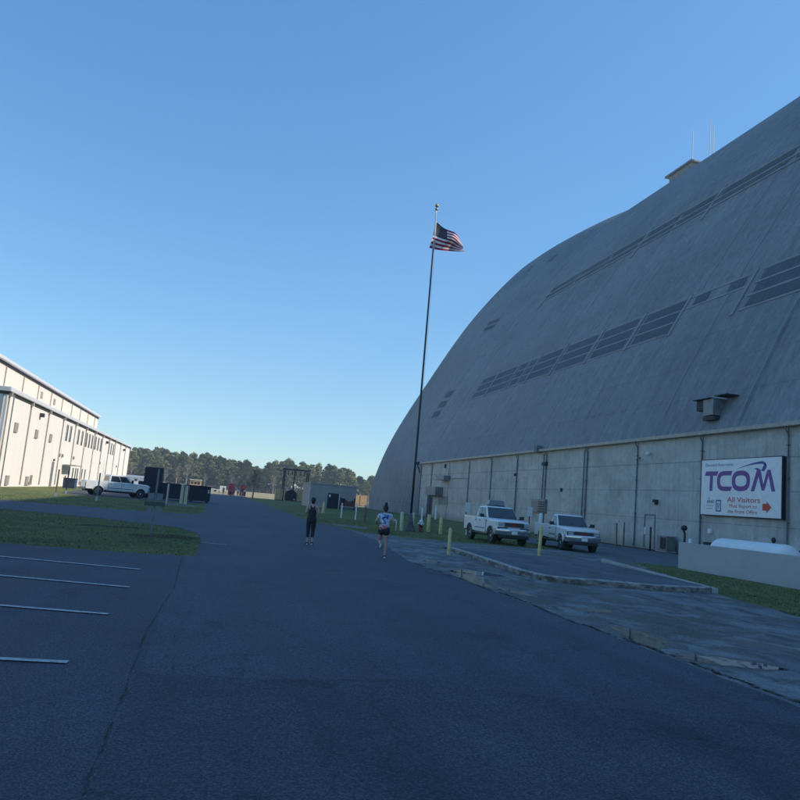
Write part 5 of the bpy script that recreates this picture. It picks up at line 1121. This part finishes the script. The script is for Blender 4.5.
# ------------------------------------------------------------------ trees
def leafball(bm, c, rad, n, size, sq=0.7, mi=0):
    for _ in range(n):
        d = Vector((random.gauss(0, 1), random.gauss(0, 1), random.gauss(0, 1))).normalized() * rad * random.uniform(.45, 1.05); d.z *= sq; p = c + d
        a = Vector((random.gauss(0, 1), random.gauss(0, 1), random.gauss(0, .7))).normalized() * size * random.uniform(.5, 1.1); b = a.orthogonal().normalized() * size * random.uniform(.4, .9)
        q = bm.faces.new((bm.verts.new(p - a), bm.verts.new(p + b), bm.verts.new(p + a), bm.verts.new(p - b))); q.material_index = mi
def pine_mesh(h, cw, low, nb):
    cb_ = MB()
    tb = MB(); lean = random.gauss(0, .3); tb.tube([(0, 0, 0), (lean * .4, 0, h * .5), (lean, 0, h * .93)], [.26, .18, .05], 6, False)
    for k in range(nb):
        t = low + (1 - low) * (k / nb) ** .9; z = h * t; a = k * 2.4 + random.uniform(-.4, .4)
        prof = math.sin(min(1, (1 - t) / (1 - low) * 1.25 + .12) * math.pi * .5); L = cw * prof * random.uniform(.55, 1.1)
        tip = Vector((lean * t + math.cos(a) * L, math.sin(a) * L, z + random.uniform(.0, .9))); tb.tube([(lean * t, 0, z - .4), tip], [.07, .02], 4, False)
        leafball(cb_.bm, tip, random.uniform(1.0, 1.6), 44, .50, .7); leafball(cb_.bm, Vector((lean * t, 0, z)).lerp(tip, .55), random.uniform(.8, 1.2), 20, .48, .6)
    leafball(cb_.bm, Vector((lean, 0, h - .6)), 1.0, 30, .4, .8)
    ms = []
    for mb in (tb, cb_):
        me = bpy.data.meshes.new('m'); mb.bm.to_mesh(me); mb.bm.free(); ms.append(me)
    ms[0].materials.append(M['bark']); ms[1].materials.append(M['pine']); return ms
def bare_mesh(h, spread, n1=9, pale=True):
    tb = MB(); tw = MB()
    tb.tube([(0, 0, 0), (.05, 0, h * .3), (0, .05, h * .6), (0, 0, h * .85)], [h * .03, h * .024, h * .014, .03], 7, False)
    for k in range(n1):
        t = .25 + .6 * k / n1; a = k * 2.4; L = spread * (1.15 - t) * random.uniform(.8, 1.1); b = Vector((0, 0, h * t)); e = b + Vector((math.cos(a) * L, math.sin(a) * L, L * .8 + h * .08))
        tb.tube([b, b.lerp(e, .5) + Vector((0, 0, -.1)), e], [h * .011, h * .007, .02], 5, False)
        for j in range(9):
            s = b.lerp(e, random.uniform(.3, 1)); d = Vector((random.gauss(0, .7), random.gauss(0, .7), random.uniform(.2, 1.3))) * h * .11
            tw.tube([s, s + d * .5 + Vector((random.gauss(0, .1), 0, 0)), s + d], [.03, .022, .012], 3, False)
            for _ in range(5):
                s2 = s + d * random.uniform(.3, 1); d2 = Vector((random.gauss(0, .8), random.gauss(0, .8), random.uniform(-.1, 1))) * h * .055; tw.tube([s2, s2 + d2], [.016, .01], 3, False)
    ms = []
    for mb in (tb, tw):
        me = bpy.data.meshes.new('m'); mb.bm.to_mesh(me); mb.bm.free(); ms.append(me)
    ms[0].materials.append(M['palebark']); ms[1].materials.append(M['twig']); return ms
def place_tree(name, ms, x, y, s, rz, label, group, sz=None):
    t = thing(name, label, 'tree', (x, y, 0), rz, group); t.scale = (s, s, sz or s)
    for nm, me in zip(('trunk', 'crown'), ms):
        o = bpy.data.objects.new(nm, me); COL.objects.link(o); o.parent = t
    return t
pines = [pine_mesh(17, 3.3, .34, 30), pine_mesh(17, 3.0, .42, 26), pine_mesh(17, 3.6, .28, 34), pine_mesh(17, 2.7, .52, 20), pine_mesh(17, 3.1, .2, 34)]
bares = [bare_mesh(9, 3.2), bare_mesh(9, 2.6)]
sky_h = [(-140, 19), (-60, 18.2), (-49, 17.7), (-30, 18.8), (-9, 18.8), (4, 17.0), (11, 16.6), (15, 17.5), (20, 17.2), (27, 13.0), (33, 17.5), (43, 20.0), (62, 19.2), (80, 18.6), (88, 14.5), (100, 15), (160, 17)]
def skyh(x):
    for (a, b), (c, d) in zip(sky_h, sky_h[1:]):
        if a <= x <= c: return b + (d - b) * (x - a) / (c - a)
    return 16
nP = 0
for row, (yy, step) in enumerate(((446, 4.0), (452, 4.2), (460, 4.0), (469, 4.6))):
    x = -92.0
    while x < 118:
        xx = x + random.uniform(-1.4, 1.4); h = skyh(xx * 450 / yy) * yy / 450 * random.uniform(.84, 1.07) * (1 if row else random.uniform(.72, 1.0))
        if xx > 44 and row in (1, 3): x += step * 2.0; 
        k = random.choice([0, 1, 2, 4]) if xx < 44 else random.choice([1, 3, 3, 1, 0])
        place_tree('pine_tree', pines[k], xx, yy + random.uniform(-2, 2), 1.0 * random.uniform(.9, 1.15), random.uniform(0, 6.3), 'tall dark green pine in the row of pines along the far woods', 'pines along the far woods', h / 17)
        x += step * random.uniform(.8, 1.2)
for i, (x, y, s, lb) in enumerate(((-14.5, 430, 1.35, 'grey leafless tree in front of the pines above the tan hut'), (-20, 436, 1.2, 'grey leafless tree left of the one above the tan hut'), (-26, 434, 1.0, 'small leafless tree above the left dark skip'), (-4.5, 425, .9, 'pale leafless tree between the dark skips and the toilets'), (10, 430, .95, 'pale leafless tree right behind the portable toilets'), (34, 436, 1.2, 'leafless tree beside the steel gantry against the pines'), (-44, 432, 1.15, 'brown leafless tree at the far corner of the warehouse'), (-36, 438, 1.2, 'brown leafless tree next to the far white shed'))):
    place_tree('bare_tree', bares[i % 2], x, y, s, i * 1.1, lb, 'leafless trees at the edge of the woods')
place_tree('bare_tree', bare_mesh(5.2, 1.7, 12), 7.0, 133, 1, .6, 'small leafless tree with a thick trunk where the road ends', None)
# understorey of the wood, one mass
mb = MB()
for _ in range(24000):
    x = random.uniform(-100, 120); y = random.uniform(452, 478); z = abs(random.gauss(0, 4.6)) if x < 40 else abs(random.gauss(0, 2.6))
    if z > 11: continue
    a = Vector((random.gauss(0, 1), random.gauss(0, 1), random.gauss(0, 1.4))).normalized() * random.uniform(.3, .75); b = a.orthogonal() * random.uniform(.4, .9); p = Vector((x, y, z))
    mb.bm.faces.new([mb.bm.verts.new(c) for c in (p - a, p + b, p + a, p - b)])
tag(mb.build('woodland_understorey', M['brush']), 'brown leafless undergrowth between the pine trunks', 'undergrowth', kind='stuff')

# ------------------------------------------------------------------ air
hz = MB(); hz.box(-300, 420, -200, 640, -1.0, 84.0)
hm_ = bpy.data.materials.new('haze_air'); hm_.use_nodes = True; ht = hm_.node_tree; ht.nodes.clear()
pv = ht.nodes.new('ShaderNodeVolumePrincipled'); pv.inputs['Color'].default_value = (0.82, 0.92, 1.0, 1); pv.inputs['Density'].default_value = 0.00045; pv.inputs['Anisotropy'].default_value = 0.3
ho_ = ht.nodes.new('ShaderNodeOutputMaterial'); ht.links.new(pv.outputs[0], ho_.inputs['Volume'])
hz_o = hz.build('haze', hm_); tag(hz_o, 'thin blue haze in the air towards the far woods', 'haze', kind='stuff')

# ------------------------------------------------------------------ people
def skin_obj(name, verts, edges, radii, mat, parent, sub=2, root=0):
    me = bpy.data.meshes.new(name); me.from_pydata(verts, edges, []); o = link(name, me, mat, parent)
    sk = o.modifiers.new('skin', 'SKIN'); sk.use_smooth_shade = True
    for i, rr in enumerate(radii):
        v = me.skin_vertices[0].data[i]; v.radius = rr if isinstance(rr, tuple) else (rr, rr); v.use_root = (i == root)
    ss_ = o.modifiers.new('sub', 'SUBSURF'); ss_.levels = sub; ss_.render_levels = sub
    bpy.context.view_layer.update()
    nm = bpy.data.meshes.new_from_object(o.evaluated_get(bpy.context.evaluated_depsgraph_get())); o.modifiers.clear(); o.data = nm; bpy.data.meshes.remove(me)
    for p in nm.polygons: p.use_smooth = True
    return o
SKINM = simple('skin_tone', (0.50, 0.30, 0.22), 0.6, var=.06); HAIR = simple('dark_hair', (0.022, 0.016, 0.014), 0.6, var=.3, scale=20); SHOE = simple('shoe_dark', (.03, .03, .035), .6); SOLE = simple('shoe_white', (.7, .7, .68), .6)
def chain(vs, es, rs, pts, start=None):
    prev = start
    for p, rr in pts:
        vs.append(p); rs.append(rr); i = len(vs) - 1
        if prev is not None: es.append((prev, i))
        prev = i
    return prev
def person(label, loc, rz, J, shirt, pants, sleeves, legend, hairstyle, group=None, fine=True):
    """J: joints in metres, +Y is the way they face; legend = where the trousers end along the leg (0 hip .. 2 ankle)"""
    T = thing('person', label, 'person', loc, rz, group)
    vs, es, rs = [], [], []
    pel = chain(vs, es, rs, [(J['pelvis'], (.135, .105))])
    sp_ = chain(vs, es, rs, [(J['waist'], (.112, .085)), (J['chest'], (.138, .10)), (J['neckb'], (.075, .065))], pel)
    ch = sp_ - 1
    chain(vs, es, rs, [(J['neck'], .05), (J['headl'], (.066, .075)), (J['headm'], (.076, .092)), (J['headt'], (.06, .07))], sp_)
    hm = len(vs) - 2
    if fine:
        hx, hy_, hz = J['headm']; chain(vs, es, rs, [((hx, hy_ + .105, hz - .02), .012)], hm)
    for s in ('l', 'r'):
        sg = -1 if s == 'l' else 1
        sh_, el_, wr_ = J['sh' + s], J['el' + s], J['wr' + s]
        e = chain(vs, es, rs, [(sh_, .052), (tuple((a + b) / 2 for a, b in zip(sh_, el_)), .043), (el_, .036), (tuple((a + b) / 2 for a, b in zip(el_, wr_)), .034), (wr_, .024)], ch)
        d = (Vector(wr_) - Vector(el_)).normalized(); side = d.cross(Vector((1, 0, 0))).normalized() if abs(d.x) < .9 else Vector((0, 1, 0))
        pm = Vector(wr_) + d * .05; pi_ = chain(vs, es, rs, [(tuple(pm), (.034, .02)), (tuple(pm + d * .035), (.036, .018))], e)
        if fine:
            for k, ln in enumerate((.055, .068, .062, .045)):
                b = pm + d * .05 + side * (-.027 + k * .018); chain(vs, es, rs, [(tuple(b), .0095), (tuple(b + d * ln * .6 + Vector((-sg * .01, 0, 0))), .009), (tuple(b + d * ln + Vector((-sg * .028, 0, 0))), .0075)], pi_)
            chain(vs, es, rs, [(tuple(pm + side * -.03 + d * .0), .011), (tuple(pm + side * -.05 + d * .035), .009)], pi_ - 1)
        hp, kn, an, to = J['hip' + s], J['kn' + s], J['an' + s], J['to' + s]
        mid = lambda a, b, t: tuple(x + (y - x) * t for x, y in zip(a, b))
        chain(vs, es, rs, [(hp, .092), (mid(hp, kn, .5), .073), (kn, .052), (mid(kn, an, .3), .055), (mid(kn, an, .7), .042), (an, .034), (mid(an, to, .45), (.035, .03)), (to, .026)], pel)
    skin_obj('body', vs, es, rs, SKINM, T)
    # shirt
    v2, e2, r2 = [], [], []
    p0 = chain(v2, e2, r2, [(tuple(Vector(J['pelvis']) + Vector((0, 0, -.07 if sleeves else -.03))), (.185, .152) if sleeves else (.165, .135)), (tuple(Vector(J['waist']) + Vector((0, 0, -.02))), (.170, .140) if sleeves else (.145, .118)), (tuple(Vector(J['chest']) + Vector((0, 0, -.05))), (.175, .140) if sleeves else (.162, .128)), (tuple(Vector(J['chest']) + Vector((0, -.0, .035))), (.172, .132) if sleeves else (.12, .125))])
    if sleeves:
        chain(v2, e2, r2, [(tuple(Vector(J['neckb']) + Vector((0, 0, -.025))), (.078, .07))], p0)
        for s in 'lr':
            m_ = tuple(x + (y - x) * .55 for x, y in zip(J['sh' + s], J['el' + s])); chain(v2, e2, r2, [(J['sh' + s], .078), (m_, .074)], p0)
    else:
        for s in 'lr':
            q = Vector(J['sh' + s]); m_ = Vector((q.x * .45, q.y - .01, q.z + .035)); chain(v2, e2, r2, [((q.x * .28, q.y - .045, q.z - .06), (.06, .06)), (tuple(m_), .045)], p0)
    skin_obj('shirt', v2, e2, r2, shirt, T)
    # trousers or shorts
    v3, e3, r3 = [], [], []
    p0 = chain(v3, e3, r3, [(tuple(Vector(J['pelvis']) + Vector((0, 0, .14))), (.15, .125)), (tuple(Vector(J['pelvis']) + Vector((0, 0, .03))), (.168, .138))])
    for s in 'lr':
        hp, kn, an = J['hip' + s], J['kn' + s], J['an' + s]; mid = lambda a, b, t: tuple(x + (y - x) * t for x, y in zip(a, b))
        if legend < 1: pts = [(hp, .122), (mid(hp, kn, legend), .112)]
        else: pts = [(hp, .112), (mid(hp, kn, .5), .089), (kn, .066), (mid(kn, an, .3), .066), (mid(kn, an, legend - 1), .049)]
        chain(v3, e3, r3, pts, p0)
    skin_obj('trousers' if legend > 1 else 'shorts', v3, e3, r3, pants, T)
    # hair
    hx, hy_, hz = J['headm']; mb = MB(); mb.ball((hx, hy_ - .014, hz + .02), .098, 16, (.88, 1.0, 1.04))
    if hairstyle == 'bun': mb.ball((hx, hy_ - .02, hz + .145), .048, 10, (1, 1, 1.15)); mb.ball((hx, hy_ - .08, hz - .05), .05, 10, (1.1, .8, 1.2))
    if hairstyle == 'short': mb.ball((hx, hy_ - .05, hz - .05), .07, 10, (1.0, .7, 1.1))
    mb.build('hair', HAIR, T, True)
    for s in 'lr':
        an, to = Vector(J['an' + s]), Vector(J['to' + s]); d = (to - an); he = an - d.normalized() * .04 + Vector((0, 0, -.035))
        skin_obj('shoe', [tuple(he), tuple(an.lerp(to, .5) + Vector((0, 0, -.01))), tuple(to + d.normalized() * .02)], [(0, 1), (1, 2)], [(.052, .05), (.056, .046), (.046, .034)], SHOE, T, 2, 1)
        if fine:
            dn = Vector((0, 0, -1)) if abs(d.normalized().z) < .75 else Vector((0, -1, 0)); mb = MB(); mb.tube([he + dn * .036, an.lerp(to, .5) + dn * .042, to + d.normalized() * .02 + dn * .022], [.03, .034, .024], 8); mb.build('sole', SOLE, T, True)
    return T
def walk(h, lf, rf, arms, twist=0.0):
    """scaled joints; lf, rf: (knee y, knee z, ankle y, ankle z, toe dy, toe dz)"""
    k = h / 1.62
    J = dict(pelvis=(0, 0, .90), waist=(0, .0, 1.06), chest=(0, .015, 1.24), neckb=(0, .015, 1.37), neck=(0, .02, 1.42), headl=(0, .035, 1.475), headm=(0, .035, 1.53), headt=(0, .03, 1.575))
    for s, sg, ft, ar in (('l', -1, lf, arms[0]), ('r', 1, rf, arms[1])):
        J['sh' + s] = (sg * .165, .01, 1.32); J['el' + s] = (sg * ar[0], ar[1], ar[2]); J['wr' + s] = (sg * ar[3], ar[4], ar[5])
        J['hip' + s] = (sg * .085, 0, .84); J['kn' + s] = (sg * .085, ft[0], ft[1]); J['an' + s] = (sg * .08, ft[2], ft[3]); J['to' + s] = (sg * .085, ft[2] + ft[4], ft[3] + ft[5])
    return {a: tuple(c * k for c in b) for a, b in J.items()}
def tiedye():
    m, t, b = new_mat('tie_dye'); tc = t.nodes.new('ShaderNodeTexCoord').outputs['Object']
    n = noise(t, tc, 4.2, 4, .6, 1.5); c = ramp(t, [(0.30, (.62, .09, .14)), (.42, (.75, .55, .62)), (.5, (.75, .75, .78)), (.56, (.10, .30, .60)), (.62, (.02, .04, .14))]); c.color_ramp.interpolation = 'LINEAR'
    t.links.new(n.outputs['Fac'], c.inputs[0])
    sp = t.nodes.new('ShaderNodeSeparateXYZ'); t.links.new(tc, sp.inputs[0]); mr = t.nodes.new('ShaderNodeMapRange'); mr.inputs[1].default_value = 1.06; mr.inputs[2].default_value = .92; t.links.new(sp.outputs['Z'], mr.inputs[0])
    n2 = ramp(t, [(0.42, (0, 0, 0)), (0.5, (1, 1, 1))]); t.links.new(noise(t, tc, 9, 4, .6).outputs['Fac'], n2.inputs[0])
    o = mix(t, c.outputs[0], (.55, .05, .08), math_n(t, 'MULTIPLY', mr.outputs[0], n2.outputs[0]))
    t.links.new(o, b.inputs['Base Color']); b.inputs['Roughness'].default_value = .8; return m
BLK = simple('black_sportswear', (.016, .017, .024), .7)
arms_b = ((.23, -.10, 1.09, .19, .10, 1.10), (.24, -.06, 1.09, .20, .14, 1.14))
person('woman in a black racerback top and black leggings running along the road', (3.48, 26.1, 0), R(-6), walk(1.63, (.03, .47, -.02, .085, .14, -.045), (.07, .47, -.04, .10, .13, -.06), arms_b), BLK, BLK, False, 1.62, 'short')
arms_c = ((.29, -.10, 1.12, .24, .10, 1.06), (.28, -.12, 1.14, .27, .02, 1.20))
person('woman with a high bun, tie-dye shirt and black shorts running along the road', (5.27, 22.55, 0), R(-8), walk(1.60, (.20, .52, -.10, .42, .06, -.13), (.02, .46, -.06, .09, .13, -.05), arms_c), tiedye(), BLK, True, .42, 'bun')
cols = [((.05, .05, .06), (.03, .03, .04)), ((.18, .10, .35), (.04, .04, .06)), ((.5, .07, .08), (.05, .05, .07)), ((.7, .7, .7), (.06, .06, .08)), ((.04, .05, .10), (.5, .4, .35)), ((.6, .6, .62), (.03, .03, .03))]
far_lb = ['lone far walker in black left of the walking group', 'far walker in a purple top in the walking group', 'far walker in a red top in the walking group', 'far walker in a white top with dark trousers', 'far walker in a navy top with tan trousers', 'rightmost far walker in a pale top']
for i, (x, y) in enumerate(((2.3, 157), (3.35, 140), (4.0, 143), (5.0, 150), (5.7, 150), (6.5, 154))):
    person(far_lb[i], (x, y, 0), R(random.uniform(-20, 20)), walk(random.uniform(1.6, 1.78), (.12, .46, .10, .08, .13, -.04), (-.02, .47, -.16, .12, .12, -.06), ((.21, -.03, 1.06, .2, .05, .86), (.21, -.03, 1.06, .2, .05, .86))), simple('top%d' % i, cols[i][0], .8), simple('legs%d' % i, cols[i][1], .8), True, 1.8, 'short', 'far group of walkers on the road', False)
